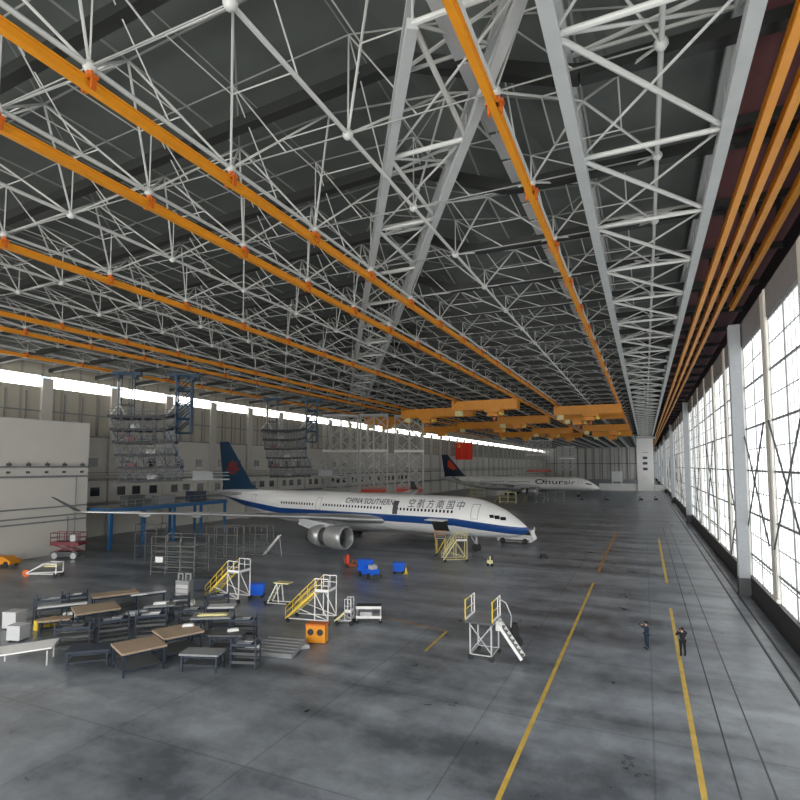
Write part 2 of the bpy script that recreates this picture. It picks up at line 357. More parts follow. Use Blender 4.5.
# ------------------------------------------------------------------ roof space frame
XL = [-83, -76.4, -70, -63.6, -57.2, -51.2, -45.2, -39.2, -32.3, -25.5, -19.5, -12.4, -5.3, 1.0]
def frame(y0, y1, dy, r, name, label, nodes=True):
    root = thing(name, label, 'roof frame')
    ys = []; y = y0
    while y <= y1: ys.append(y); y += dy
    zl = 27.75; near = []
    def up(i, j):
        x = (XL[i] + XL[i + 1]) / 2; y = ys[j] + dy / 2; return Vector((x, y, max(deck_z(x, y) - .75, zl + 1.0)))
    cross = MB(); top = MB()
    for i, x in enumerate(XL):
        part('lower_chord', MB().tube((x, ys[0], zl), (x, ys[-1], zl), r * 1.35, 6), 'white_steel', root)
        if i < len(XL) - 1:
            web = MB()
            for j in range(len(ys) - 1):
                u = up(i, j)
                for a in (0, 1):
                    for b in (0, 1): web.tube((XL[i + a], ys[j + b], zl), u, r * .8, 5, cap=False)
                if j < len(ys) - 2: top.tube(u, up(i, j + 1), r * .75, 5, cap=False)
                if i < len(XL) - 2: top.tube(u, up(i + 1, j), r * .75, 5, cap=False)
                if (i + j) % 2 == 0 and i < len(XL) - 2 and j < len(ys) - 2: top.tube(up(i + 1, j), up(i, j + 1), r * .55, 4, cap=False)
                # mid layer braces stiffening the pyramids
                pc = Vector((XL[i], ys[j], zl)); tp = Vector((XL[i], ys[j], deck_z(XL[i], ys[j]) - .45)); web.tube(pc, tp, r * .6, 4, cap=False)
                for q in ((XL[i + 1], ys[j]), (XL[i], ys[j + 1])): web.tube(tp, (( XL[i] + q[0]) / 2, (ys[j] + q[1]) / 2, zl), r * .5, 4, cap=False); top.tube(tp, (q[0], q[1], deck_z(*q) - .45), r * .6, 4, cap=False)
                mu = [(Vector((XL[i + a], ys[j + b], zl)) * .5 + u * .5) for a, b in ((0, 0), (1, 0), (1, 1), (0, 1))]
                for q in range(4): web.tube(mu[q], mu[(q + 1) % 4], r * .5, 4, cap=False)
            o = part('web_brace', web, 'white_steel', root); o['kind'] = 'stuff'
    for y in ys: part('cross_chord', MB().tube((XL[0], y, zl), (XL[-1], y, zl), r * .5, 5), 'dim_steel', root)
    o = part('upper_chord', top, 'dim_steel', root); o['kind'] = 'stuff'
    if nodes:
        al = sorted([(x, y) for x in XL for y in ys], key=lambda p: p[0] ** 2 + p[1] ** 2 if p[1] > 5 and p[0] < p[1] else 1e9)
        me = MB().ball((0, 0, 0), .27).mesh('ball_node', True); me.materials.append(M['white_steel'])
        for x, y in al[:100]: part('ball_node', me, None, root, loc=(x, y, zl))
        rest = MB()
        for x, y in al[100:]: rest.ball((x, y, zl), .25, 6, 4)
        o = part('ball_node', rest, 'white_steel', root); o['kind'] = 'stuff'
    return ys
NY = frame(-10.6, 292, 8.0, .08, 'roof_space_frame', 'white tubular space frame under the near and middle roof')
frame(300, 516, 12, .12, 'roof_space_frame', 'white tubular space frame under the far end of the roof', False)

# two-chord lattice trusses
def truss(root, A0, A1, B0, B1, zb, zt, nb, w, zig, z_web=True):
    A0, A1, B0, B1 = map(Vector, (A0, A1, B0, B1)); U = lambda p, z: Vector((p.x, p.y, z))
    part('lower_chord', MB().beam(U(A0, zb), U(A1, zb), w, w), 'grey_chord', root)
    part('lower_chord', MB().beam(U(B0, zb), U(B1, zb), w, w), 'grey_chord', root)
    part('upper_chord', MB().beam(U(A0, zt), U(A1, zt), w * .7, w * .7), 'grey_chord', root)
    part('upper_chord', MB().beam(U(B0, zt), U(B1, zt), w * .7, w * .7), 'grey_chord', root)
    for k in range(nb + 1):
        a = A0.lerp(A1, k / nb); b = B0.lerp(B1, k / nb)
        part('cross_strut', MB().tube(U(a, zb), U(b, zb), .12, 8), 'white_steel', root) if k < 60 else None
        if k < nb:
            a2 = A0.lerp(A1, (k + 1) / nb); b2 = B0.lerp(B1, (k + 1) / nb); am = (a + a2) / 2; bm = (b + b2) / 2
            m_ = MB().tube(U(a, zb), U(b2, zb), .12, 8)
            m_.tube(U(a2, zb), U(b, zb + .1), .06, 6)
            for p, p2, pm in ((a, a2, am), (b, b2, bm)):
                m_.tube(U(p, zb), U(pm, zt), .075, 6, cap=False); m_.tube(U(pm, zt), U(p2, zb), .075, 6, cap=False)
                m_.tube(U(p, zb), U(p, zt), .05, 5, cap=False)
            m_.tube(U(am, zt), U(bm, zt), .09, 5, cap=False); m_.tube(U(a, zb), U(bm, zt), .08, 5, cap=False); m_.tube(U(b, zb), U(am, zt), .08, 5, cap=False)
            part('web_member', m_, 'white_steel', root)
dt = thing('door_truss', 'long grey box truss running beside the glazed door wall', 'roof truss')
truss(dt, (-2.5, -15.2, 0), (-2.5, 288, 0), (3.72, -15.2, 0), (3.72, 288, 0), 27.05, 29.3, 36, .52, 0)
dt2 = thing('door_truss', 'far stretch of the grey box truss beyond the white tower', 'roof truss')
truss(dt2, (-2.5, 292, 0), (-2.5, 516, 0), (3.72, 292, 0), (3.72, 516, 0), 27.05, 29.3, 20, .52, 0)
gt = thing('diagonal_truss', 'grey box truss crossing the roof diagonally towards the beige wall', 'roof truss')
truss(gt, (-7.2, 17, 0), (-78, 135.5, 0), (-3.1, 17, 0), (-73.2, 135.5, 0), 28.0, 29.35, 16, .42, 0)
# walkway beside the inner crane rail
wk = thing('roof_walkway', 'light grey grated walkway hanging beside the inner orange rail', 'walkway')
m_ = MB(); m2 = MB()
for k in range(110):
    y = -15 + 2.6 * k; m_.box((-6.15, y, 28.5), (.85, 2.3, .06))
    if k % 3 == 0: m2.tube((-6.58, y, 28.5), (-6.58, y, 29.5), .03, 4)
part('grating', m_, 'light_grey', wk); part('handrail', m2.tube((-6.58, -15, 29.5), (-6.58, 268, 29.5), .04, 4), 'light_grey', wk)

# crane rails
def rail(x, y0, y1, label, w=.30, z=27.0, hang=True, step=8.0, group=None):
    r = thing('crane_rail', label, 'crane rail', group=group)
    m_ = MB().box((x, (y0 + y1) / 2, z - .2), (w, y1 - y0, .08)).box((x, (y0 + y1) / 2, z), (w * .35, y1 - y0, .36)).box((x, (y0 + y1) / 2, z + .2), (w * .9, y1 - y0, .08))
    part('rail_beam', m_, 'orange', r)
    if hang:
        b = MB().box((0, 0, .25), (.75, .3, .14)).box((-.26, 0, .02), (.1, .22, .5)).box((.26, 0, .02), (.1, .22, .5)).tube((-.2, 0, .3), (-.06, 0, .78), .06, 5).tube((.2, 0, .3), (.06, 0, .78), .06, 5).ball((0, 0, .5), .16, 6, 4)
        me = b.mesh('hanger_bracket'); me.materials.append(M['orange_dark'])
        for y in NY:
            if y0 < y < y1: part('hanger_bracket', me, None, r, loc=(x, y, z - .02))
rail(-5.3, -28, 290, 'orange crane rail nearest the grey door truss, beside the walkway')
rail(-19.5, -28, 290, 'orange crane rail second inwards from the grey door truss')
rail(-25.5, -28, 290, 'thick orange crane rail third inwards from the grey door truss', .34)
rail(-39.2, -28, 290, 'orange crane rail fourth inwards, crossing the middle of the roof')
rail(-57.2, -28, 290, 'orange crane rail fifth inwards, the upper of the low pair')
rail(-63.6, -28, 290, 'orange crane rail sixth inwards, the lower of the low pair')
rail(-76.6, -28, 290, 'orange crane rail closest to the beige wall and window strip')
for x, lab, y1 in ((5.15, 'orange door rail closest to the grey truss, first of four', 500), (6.0, 'orange door rail second out from the grey truss', 500), (6.86, 'orange door rail third out from the grey truss', 500), (7.95, 'orange door rail over the glazing, ending at the near column', 59.4)):
    r = thing('door_rail', lab, 'door rail')
    part('rail_beam', MB().box((x, (y1 - 28) / 2, 26.9), (.36, y1 + 28, .12)).box((x, (y1 - 28) / 2, 27.1), (.16, y1 + 28, .36)).box((x, (y1 - 28) / 2, 27.3), (.36, y1 + 28, .1)), 'orange', r)
    hm = MB().box((0, 0, .5), (.2, .2, 1.0)).box((0, 0, .1), (.34, .3, .12)).mesh('rail_hanger'); hm.materials.append(M['dark_beam'])
    for k in range(60):
        yy = -24 + 9 * k
        if yy < y1: part('rail_hanger', hm, None, r, loc=(x, yy, 27.35))
# overhead cranes
def crane(x0, x1, y, label, tro):
    c = thing('overhead_crane', label, 'overhead crane', ((x0 + x1) / 2, y, 25.11)); L = x1 - x0
    for d in (-1.3, 1.3):
        part('girder', MB().box((0, d, .45), (L + 1.2, .5, 2.0)).box((0, d, 1.48), (L + 1.2, .7, .08)).box((0, d, -.58), (L + 1.2, .7, .08)), 'orange', c)
    for s in (-1, 1):
        part('end_carriage', MB().box((s * L / 2, 0, 1.35), (.6, 4.6, .55)), 'orange', c)
        for d in (-1.9, 1.9): part('wheel', MB().lathe([(-.1, .01), (-.1, .22), (.1, .22), (.1, .01)], 10, 'X', (s * L / 2, d, 1.5)), 'dark_grey', c)
    t = part('trolley', MB().box((tro * L / 2, 0, -.92), (3.4, 4.0, .6)).box((tro * L / 2 - .3, .2, -1.6), (2.2, 2.4, .9)), 'orange', c)
    part('hoist_drum', MB().lathe([(-.9, .01), (-.9, .38), (.9, .38), (.9, .01)], 12, 'Y', (tro * L / 2 + 1.6, 0, -1.5)), 'yellow', t)
    h = part('hook_block', MB().box((tro * L / 2, 0, -2.6), (.5, .3, .6)).path([(tro * L / 2, 0, -2.9), (tro * L / 2 + .2, 0, -3.1), (tro * L / 2, 0, -3.35), (tro * L / 2 - .2, 0, -3.2)], .07), 'orange_dark', c)
    part('hoist_rope', MB().tube((tro * L / 2 - .1, 0, -.4), (tro * L / 2 - .1, 0, -2.4), .03, 4).tube((tro * L / 2 + .1, 0, -.4), (tro * L / 2 + .1, 0, -2.4), .03, 4), 'dark_grey', h)
    part('control_cabin', MB().box((-L / 2 * .9, 0, -.9), (1.4, 1.6, 1.6)), 'pale_yellow', c)
bays = [(-19.5, -5.3), (-39.2, -25.5), (-57.2, -39.2), (-76.6, -63.6)]
CR = [(0, 138, .1), (0, 152, -.5), (0, 205, .4), (1, 118, .3), (1, 160, -.2), (1, 215, .1), (2, 130, -.3), (2, 176, .5), (3, 146, 0), (3, 190, .2), (0, 245, 0), (1, 250, .3), (2, 235, .2)]
names = {0: 'nearest the grey door truss', 1: 'in the second bay from the door truss', 2: 'in the middle bay of the roof', 3: 'in the bay beside the beige wall'}
seen = {}
for b, y, t in CR:
    seen[b] = seen.get(b, 0) + 1
    crane(bays[b][0], bays[b][1], y, 'orange twin girder crane %s, %s along the hall' % (names[b], ['nearest', 'second', 'third', 'farthest'][seen[b] - 1]), t)

# ------------------------------------------------------------------ aircraft
def text_mesh(txt, size, bold=0):
    cu = bpy.data.curves.new('text', 'FONT'); cu.body = txt; cu.size = size; cu.offset = bold; cu.space_character = 1.05
    o = bpy.data.objects.new('text', cu); COL.objects.link(o); bpy.context.view_layer.update()
    me = bpy.data.meshes.new_from_object(o); bpy.data.objects.remove(o); return me
FUS = [(-.9, 3.45, .06), (-.6, 3.47, .42), (0, 3.55, .82), (1.1, 3.78, 1.35), (2.4, 4.10, 1.84), (4, 4.40, 2.25), (5.6, 4.63, 2.56), (7.8, 4.80, 2.77), (10.5, 4.85, 2.82), (20, 4.85, 2.82), (30, 4.85, 2.82), (40, 4.85, 2.82), (44, 4.90, 2.76), (48, 5.12, 2.5), (52, 5.5, 2.1), (56, 5.95, 1.6), (60, 6.4, 1.05), (63, 6.7, .6), (65, 6.85, .28)]
def fus_at(s):
    for a, b in zip(FUS, FUS[1:]):
        if a[0] <= s <= b[0]:
            t = (s - a[0]) / (b[0] - a[0]); return a[1] + (b[1] - a[1]) * t, a[2] + (b[2] - a[2]) * t
    return FUS[-1][1], FUS[-1][2]
def side(s, z, side_=-1, off=.03):
    zc, r = fus_at(s); d = max(r * r - (z - zc) ** 2, .0004); return Vector((-s, side_ * (math.sqrt(d) + off), z))
def patch(s0, s1, z0, z1, side_=-1, ns=6, nz=6, off=.03, slant=0):
    m_ = MB(); vs = []
    for o_ in (off, off - .05):
        for i in range(ns + 1):
            for j in range(nz + 1):
                z = z0 + (z1 - z0) * j / nz; vs.append(side(s0 + (s1 - s0) * i / ns + slant * (z - z0), z, side_, o_))
    n = nz + 1; K = (ns + 1) * n
    fs = [(i * n + j, i * n + j + 1, (i + 1) * n + j + 1, (i + 1) * n + j) for i in range(ns) for j in range(nz)]
    fs += [tuple(K + v for v in reversed(f)) for f in fs]
    return m_.add(vs, fs)
def wing_mesh(st, sgn):   # st: (lateral, s_le, chord, z, thick)
    rings = []
    for l, s, c, z, t in st:
        r = []
        for u, h in ((0, 0), (.05, .35), (.2, .5), (.45, .5), (.75, .25), (1, .02), (.75, -.2), (.45, -.42), (.2, -.45), (.05, -.3)):
            r.append(Vector((-(s + u * c), sgn * l, z + h * t)))
        rings.append(r)
    return MB().loft(rings)
def sub_grid_text(me, s0, z0, sx, side_=-1):
    # lay flat lettering onto the fuselage side
    for v in me.vertices:
        s = s0 - v.co.x * sx; z = z0 + v.co.y; p = side(s, z, side_, .10); v.co = p
def gear(root, name, x, y, h, wheels, r):
    g = part(name, MB().tube((x, y, r), (x, y, h), .16, 8).tube((x, y, r + .4), (x - 1.2, y, h - .2), .08, 6).tube((x, y - .1, r), (x, y + .1, r), .2, 8), 'light_grey', root)
    for dx, dy in wheels:
        part('wheel', MB().lathe([(-.18, .02), (-.18, r * .5), (-.22, r * .8), (-.15, r), (.15, r), (.22, r * .8), (.18, r * .5), (.18, .02)], 16, 'Y', (x + dx, y + dy, r)), 'rubber', g, True)
def aircraft(loc, rz, lab, livery_, tailm, opts):
    a = thing('airliner', lab, 'aircraft', loc, rz)
    n = 32; rings = []
    for s, zc, r in FUS:
        rings.append([Vector((-s, r * math.sin(2 * PI * i / n), zc + r * math.cos(2 * PI * i / n))) for i in range(n)])
    part('fuselage', MB().loft(rings), livery_, a, True)
    WS = [(1.5, 20.0, 12.5, 3.6, 1.6), (2.8, 21.4, 11.3, 3.75, 1.4), (12.5, 26.7, 7.3, 4.7, .8), (25, 33.6, 4.6, 5.65, .45), (37.5, 40.3, 2.6, 6.5, .22)]
    TS = [(.4, 55, 5.6, 6.6, .5), (10.2, 61.3, 2.2, 7.5, .18)]
    part('belly_fairing', MB().ball((-28, 0, 3.0), 1.6, 20, 12, (6, 1.75, .95)), 'light_grey', a, True)
    for sg in (-1, 1):
        w = part('wing', wing_mesh(WS, sg), 'alu' if opts.get('alu') else 'light_grey', a, True)
        part('winglet', MB().loft([[Vector((-(40.6 + u * 2.1), sg * (37.4 + h), 6.5)) for u, h in ((0, -.05), (.5, -.1), (1, 0), (.5, .1))], [Vector((-(43.2 + u * .9), sg * (39.6 + h), 8.3)) for u, h in ((0, -.03), (.5, -.05), (1, 0), (.5, .05))]]), 'dark_grey' if opts.get('alu') else 'light_grey', w)
        for l in (7, 17.5, 24, 30): 
            s_te = 33 + (l - 2.8) * .22 if l < 12.5 else 34 + (l - 12.5) * .355
            part('flap_fairing', MB().ball((-(s_te - .3), sg * l, 3.9 + l * .07 - .35), .38, 8, 6, (4, .8, .9)), 'light_grey', w, True)
        part('tailplane', wing_mesh(TS, sg), 'light_grey', a, True)
        ex, ey, ez = -19.9, sg * 12.9, 2.3
        e = part('engine', MB().lathe([(-3.1, 1.22), (-5.0, 1.1), (-6.6, .85), (-6.6, .6)], 28, 'X', (ex, ey, ez)), 'dark_grey', a, True)
        part('inlet_cowl', MB().lathe([(-3.0, 1.5), (-2, 1.68), (-.8, 1.68), (-.2, 1.6), (0, 1.45), (-.15, 1.33), (-1.4, 1.27)], 28, 'X', (ex, ey, ez)), 'silver', e, True)
        part('rear_cowl', MB().lathe([(-4.0, 1.3), (-4.0, 1.62), (-5.2, 1.5), (-6.2, 1.2), (-6.2, 1.05)], 28, 'X', (ex, ey, ez)), 'silver', e, True)
        fan = MB()
        for i in range(20):
            t = 2 * PI * i / 20; c, s_ = math.cos(t), math.sin(t); c2, s2 = math.cos(t + .22), math.sin(t + .22)
            fan.add([(ex - 1.25, ey + .3 * c, ez + .3 * s_), (ex - 1.25, ey + 1.24 * c, ez + 1.24 * s_), (ex - 1.5, ey + 1.24 * c2, ez + 1.24 * s2), (ex - 1.5, ey + .3 * c2, ez + .3 * s2)], [(0, 1, 2, 3)])
        part('fan', fan.lathe([(-1.0, .01), (-1.3, .3), (-1.6, .32)], 14, 'X', (ex, ey, ez)).lathe([(-1.7, .01), (-1.7, 1.3)], 24, 'X', (ex, ey, ez)), 'dark_grey', e)
        part('pylon', MB().prism([(ex - 1.6, 3.9), (ex - 8.8, 4.5), (ex - 9, 3.6), (ex - 6.5, 3.0), (ex - 2.2, 3.4)], ey - .18, ey + .18), 'light_grey', e)
        gear(a, 'main_gear', -33.2, sg * 4.6, 4.0, [(-.9, -.7), (.9, -.7), (-.9, .7), (.9, .7)], .68)
    gear(a, 'nose_gear', -6.9, 0, 2.7, [(0, -.32), (0, .32)], .52)
    fin = part('tail_fin', MB().loft([[Vector((-(s + u * c), h * t, z)) for u, h in ((0, 0), (.3, .5), (.7, .35), (1, 0), (.7, -.35), (.3, -.5))] for s, c, z, t in ((51.0, 12.6, 7.0, .5), (54.2, 9.0, 8.2, .5), (61.7, 2.9, 16.9, .25))]), tailm, a)
    # red emblem on both sides of the fin
    for sg in (-1, 1):
        lg = MB()
        if opts['logo'] == 'flower':
            c = (-60.0, 12.0)
            for k in range(5):
                t = PI / 2 + (k - 2) * .75; pts = []
                for u, v in ((.15, 0), (.8, .42), (1.6, .38), (1.95, 0), (1.6, -.38), (.8, -.42)):
                    pts.append((c[0] + u * math.cos(t) - v * math.sin(t), c[1] - .7 + u * math.sin(t) + v * math.cos(t)))
                lg.prism(pts, sg * .24, sg * .29)
            lg.prism([(c[0] - 1.2, c[1] - 1.6), (c[0] + 1.0, c[1] - 1.6), (c[0] + .5, c[1] - 1.0), (c[0] - .7, c[1] - 1.0)], sg * .27, sg * .31)
        else:
            c = (-59.6, 12.0)
            lg.prism([(c[0] - 1.9, c[1] + 2.2), (c[0] - 1.1, c[1] + 2.6), (c[0] + 2.2, c[1] - 1.2), (c[0] + .6, c[1] - 1.8), (c[0] - 1.9, c[1] - .6)], sg * .24, sg * .30)
        part('tail_emblem', lg, opts.get('logom', 'logo_red'), fin, label='red emblem')
    # cockpit glass
    for sg in (-1, 1):
        for s0, s1, z0, z1 in ((1.75, 2.4, 4.74, 5.16), (2.5, 3.15, 4.86, 5.34), (3.25, 3.8, 5.0, 5.42)):
            part('cockpit_window', patch(s0, s1, z0, z1, sg, 3, 3, .03, .35), 'glass', a)
    # cabin windows
    me = {}
    for sg in (-1, 1):
        wm = patch(0, .26, 5.33, 5.68, sg, 1, 1).mesh('cabin_window') if False else None
    cnt = 0
    for s in [9.2 + .62 * i for i in range(60)]:
        if any(abs(s - d) < .8 for d in (5.5, 20.5, 34.5)): continue
        if not opts.get('cargo') and s < 25: continue
        if cnt >= 50: break
        cnt += 1
        part('cabin_window', patch(s, s + .30, 5.42, 5.80, -1, 1, 1, .035), 'glass', a)
    for s in (5.4, 34.2, 51):
        m_ = MB()
        for q in ((s, s + .06, 4.75, 6.7), (s + 1.0, s + 1.06, 4.75, 6.7), (s, s + 1.06, 6.66, 6.72), (s, s + 1.06, 4.75, 4.8)):
            p_ = patch(*q, -1, 2, 4, .035); m_.add(p_.v, p_.f)
        part('door_outline', m_, 'mid_grey', a)
    m_ = patch(18.6, 19.5, 4.8, 6.75, -1, 2, 5, .04)
    part('passenger_door', m_, 'dark_grey' if opts.get('cargo') else 'light_grey', a)
    if opts.get('cargo'):
        part('cargo_hold_shade', patch(10.1, 12.6, 2.75, 4.35, -1, 5, 5, .05), 'black', a, label='black sheet painting the shade of the open cargo hold')  # black sheet on the skin stands in for shade inside the hold
        part('cargo_door', MB().add([side(9.9, 4.4, -1, 0), side(12.9, 4.4, -1, 0), side(12.9, 4.4, -1, 0) + Vector((0, -1.5, -.05)), side(9.9, 4.4, -1, 0) + Vector((0, -1.5, -.05)),
             side(9.9, 4.5, -1, 0), side(12.9, 4.5, -1, 0), side(12.9, 4.5, -1, 0) + Vector((0, -1.5, -.05)), side(9.9, 4.5, -1, 0) + Vector((0, -1.5, -.05))],
             [(0, 1, 2, 3), (4, 7, 6, 5), (0, 4, 5, 1), (1, 5, 6, 2), (2, 6, 7, 3), (3, 7, 4, 0)]), 'white', a, label='raised white cargo door')
    for txt, s0, z0, sz, sx, bold, m in opts['texts']:
        t = text_mesh(txt, sz, bold); sub_grid_text(t, s0, z0, sx); t.materials.clear()
        part('airline_lettering', t, m, a)
    return a
W2 = lambda a, b: (a * math.cos(PHI) - b * math.sin(PHI), b * math.cos(PHI) + a * math.sin(PHI), 0)
aircraft(W2(16.5, 73.4), PHI - .602, 'white airliner with a blue side stripe and dark blue tail in front', 'livery_a', 'tail_blue',
         dict(logo='flower', cargo=True, alu=True, texts=[('CHINA SOUTHERN', 29.0, 6.12, 1.15, .93, .012, 'letter')] + [(ch, 16.9 - i * 1.62, 6.05, 1.3, 1, .006, 'letter') for i, ch in enumerate('空航方南国中')]))
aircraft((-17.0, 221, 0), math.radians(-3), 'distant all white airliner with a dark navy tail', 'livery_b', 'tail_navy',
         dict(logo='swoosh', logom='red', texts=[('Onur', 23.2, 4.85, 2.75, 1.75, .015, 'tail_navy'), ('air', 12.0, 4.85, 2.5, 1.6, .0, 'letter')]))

# ------------------------------------------------------------------ left side buildings and docks
# white booth building
e = G(85, 550); bx = e.x; by = e.y
b = thing('paint_booth', 'tall white enclosure building at the left edge of the hangar', 'building', (bx, by, 0))
part('booth_wall', MB().box((-4.6, -15, 9.05), (9.2, 30, 18.1)), 'offwhite', b)
part('roof_edge', MB().box((-4.6, -15, 18.15), (9.3, 30.1, .12)), 'light_grey', b)
for z in (11.9, 10.6):
    part('service_pipe', MB().tube((.25, -29, z), (.25, -.3, z), .15, 6), 'mid_grey', b)
for z in (6.3, 5.1, 4.4):
    part('service_pipe', MB().tube((.3, -29, z), (.3, -.3, z + .2), .11, 6), 'mid_grey', b)
for y_ in (-1.9, -2.9): part('down_pipe', MB().tube((.25, y_, .2), (.25, y_, 10.6 if y_ > -2.5 else 5), .07, 6), 'mid_grey', b)
for y_ in (-1.2, -3.8, -6.2, -8.6, -11):
    l = part('floodlight', MB().box((.45, y_, 12.2), (.4, .4, .35)).tube((.3, y_, 11.9), (.45, y_, 12.6), .06, 5).box((.35, y_, 11.2), (.25, .35, .3)), 'dark_grey', b)
# blue tail dock platform on columns
p = thing('dock_platform', 'long blue steel dock platform on columns below the tail', 'platform', (-70.0, 54.6, 0))
part('deck', MB().box((-3.6, 11, 5.85), (7.4, 24, .12)), 'mid_grey', p)
part('edge_beam', MB().box((.1, 11, 5.6), (.25, 24, .6)).box((-7.4, 11, 5.6), (.25, 24, .6)).box((-3.6, -1, 5.6), (7.4, .25, .6)), 'dock_blue', p)
for k in range(5):
    for xx in (0, -7.2): part('column', MB().box((xx, -.6 + 5.8 * k, 2.8), (.35, .35, 5.6)), 'dock_blue', p)
r_ = MB()
for k in range(17): r_.tube((.1, -1 + 1.48 * k, 5.9), (.1, -1 + 1.48 * k, 7.0), .035, 4)
for z in (6.45, 7.0): r_.tube((.1, -1, z), (.1, 22.8, z), .04, 4)
part('railing', r_, 'mid_grey', p)
for k, (yy, zz, hh) in enumerate(((5, 5.9, 1.5), (11, 5.9, 1.2), (18, 5.9, 1.6))):
    part('locker', MB().box((-2.4, yy, zz + hh / 2), (1.6, 3.2, hh)).box((-2.4, yy, zz + hh + .05), (1.8, 3.4, .1)), ['dark_grey', 'mid_grey', 'navy_frame'][k], p)
# hanging tail docks
def tail_dock(px, py, dist, rz, lab, sc=1.0, topz=26.2):
    x = (px - 400) / F * dist; o = thing('hanging_tail_dock', lab, 'tail dock', (x * math.cos(PHI) - dist * math.sin(PHI), dist * math.cos(PHI) + x * math.sin(PHI), 0), rz)
    for i in range(6):
        z = 19.6 - 1.95 * i; x0 = -5.2 + .38 * i; x1 = 4.4 - (.0 if i < 4 else .1)
        if i >= 4: x0, x1 = x0 + .1, x1 + 1.0
        pts = [(x0, z - .05), (0, z - .12), (2.5, z + .02), (x1, z + (.55 if i < 2 else .05))]
        lv = MB()
        for (a, za), (c, zc_) in zip(pts, pts[1:]):
            lv.beam((a, 0, za), (c, 0, zc_), 4.0, .42)
        f = part('work_level', lv, 'dock_dark', o)
        rl = MB(); nn = 9
        for yy in (-2.0, 2.0):
            for k in range(nn):
                xx = x0 + (x1 - x0) * k / (nn - 1); zz = z + (.5 if (i < 2 and k == nn - 1) else 0)
                rl.tube((xx, yy, zz), (xx, yy, zz + 1.1), .05, 4)
            rl.tube((x0, yy, z + 1.1), (x1, yy, z + 1.12), .05, 4); rl.tube((x0, yy, z + .6), (x1, yy, z + .6), .04, 4)
        part('railing', rl, 'mid_grey', f)
        br = MB()
        for k in range(6):
            xx = x0 + .3 + (x1 - x0 - .6) * k / 5
            br.tube((xx, 1.6 if k % 2 else -1.6, z), (xx + 1.0 * (-1) ** k, -1.4, z - 1.9), .06, 4); br.tube((xx, 1.8, z), (xx, 1.8, z - 1.95), .07, 4)
        if i < 5: part('brace', br, 'mast_blue' if i % 2 else 'mid_grey', f)
        if i > 0:
            ps = MB()
            for k in range(12):
                xx = x0 + (x1 - x0) * k / 12; a = 1 if k % 2 else -1
                ps.tube((xx, -1.9, z + (.1 if a > 0 else 1.7)), (xx + .8, -1.9, z + (1.7 if a > 0 else .1)), .05, 4); ps.tube((xx, 1.9, z + (1.7 if a > 0 else .1)), (xx + .8, 1.9, z + (.1 if a > 0 else 1.7)), .06, 4)
            ps.tube((x0, -1.9, z + 1.7), (x1, -1.9, z + 1.7), .05, 4)
            part('side_lattice', ps, 'mid_grey', f)
            part('equipment_panel', MB().box((x0 + 1.5 + random.random() * (x1 - x0 - 3), -1.3, z + .45), (1.3, .7, .65)), 'light_grey' if i % 2 else 'dull_red', f)
    for s_, xx, w, ztop, zbot, nm in ((1, 5.4, 2.2, topz, 17.2, 'mast'), (-1, -3.0, 1.9, 26.2, 19, 'mast')):
        m_ = MB(); rr = .15 if s_ > 0 else .08
        for a in (-w / 2, w / 2):
            for c in (-w / 2, w / 2): m_.tube((xx + a, c, zbot), (xx + a, c, ztop), rr, 6)
        nseg = int((ztop - zbot) / 2.1)
        for q in range(nseg + 1):
            z = zbot + (ztop - zbot) * q / nseg
            for c in (-w / 2, w / 2):
                m_.tube((xx - w / 2, c, z), (xx + w / 2, c, z), rr * .7, 4); m_.tube((xx + c, -w / 2, z), (xx + c, w / 2, z), rr * .7, 4)
                if q < nseg and s_ > 0: z2 = zbot + (ztop - zbot) * (q + 1) / nseg; m_.tube((xx - w / 2, c, z), (xx + w / 2, c, z2), rr * .6, 4)
        part('mast', m_, 'mast_blue', o)
        part('hanger_trolley', MB().box((xx, 0, ztop + .1), (w + 2.2, w, .5)).box((xx - 1.2, 0, ztop - .3), (.5, w, .6)).box((xx + 1.2, 0, ztop - .3), (.5, w, .6)), 'mast_blue', o)
    part('access_arm', MB().tube((-4.2, 0, 25), (-4.0, 0, 21.5), .22, 6).tube((-4.0, 0, 21.5), (-3.0, 0, 19.8), .16, 6).tube((-4.0, 0, 21.5), (-5.4, 0, 19.6), .12, 6), 'cream', o)
    part('access_arm', MB().tube((4.6, 0, 22.3), (2.6, 0, 19.7), .16, 6).tube((2.6, 0, 19.7), (.5, 0, 19.6), .14, 6), 'cream', o)
    part('ladder_truss', MB().tube((3.2, 0, 19.5), (6.3, 0, 22.3), .12, 5).tube((3.4, 1, 18), (6.3, 1, 20.8), .12, 5).tube((3.3, -1, 17.5), (5.6, 0, 11), .09, 5), 'dock_blue', o)
    part('lower_catwalk', MB().box((8, 0, 9.9), (9, 1.6, .2)).box((8, -.8, 10.5), (9, .06, .08)).box((8, -.8, 11.0), (9, .06, .08)).box((8.5, 0, 10.6), (3.0, 1.2, 1.2)), 'mid_grey', o)
    o.scale = (sc, sc, 1)
    return o
tail_dock(146, 0, 84, PHI + .25, 'multi level hanging tail dock closest to the white enclosure')
tail_dock(286, 0, 116, PHI + .2, 'multi level hanging dock behind the dark blue tail fin')
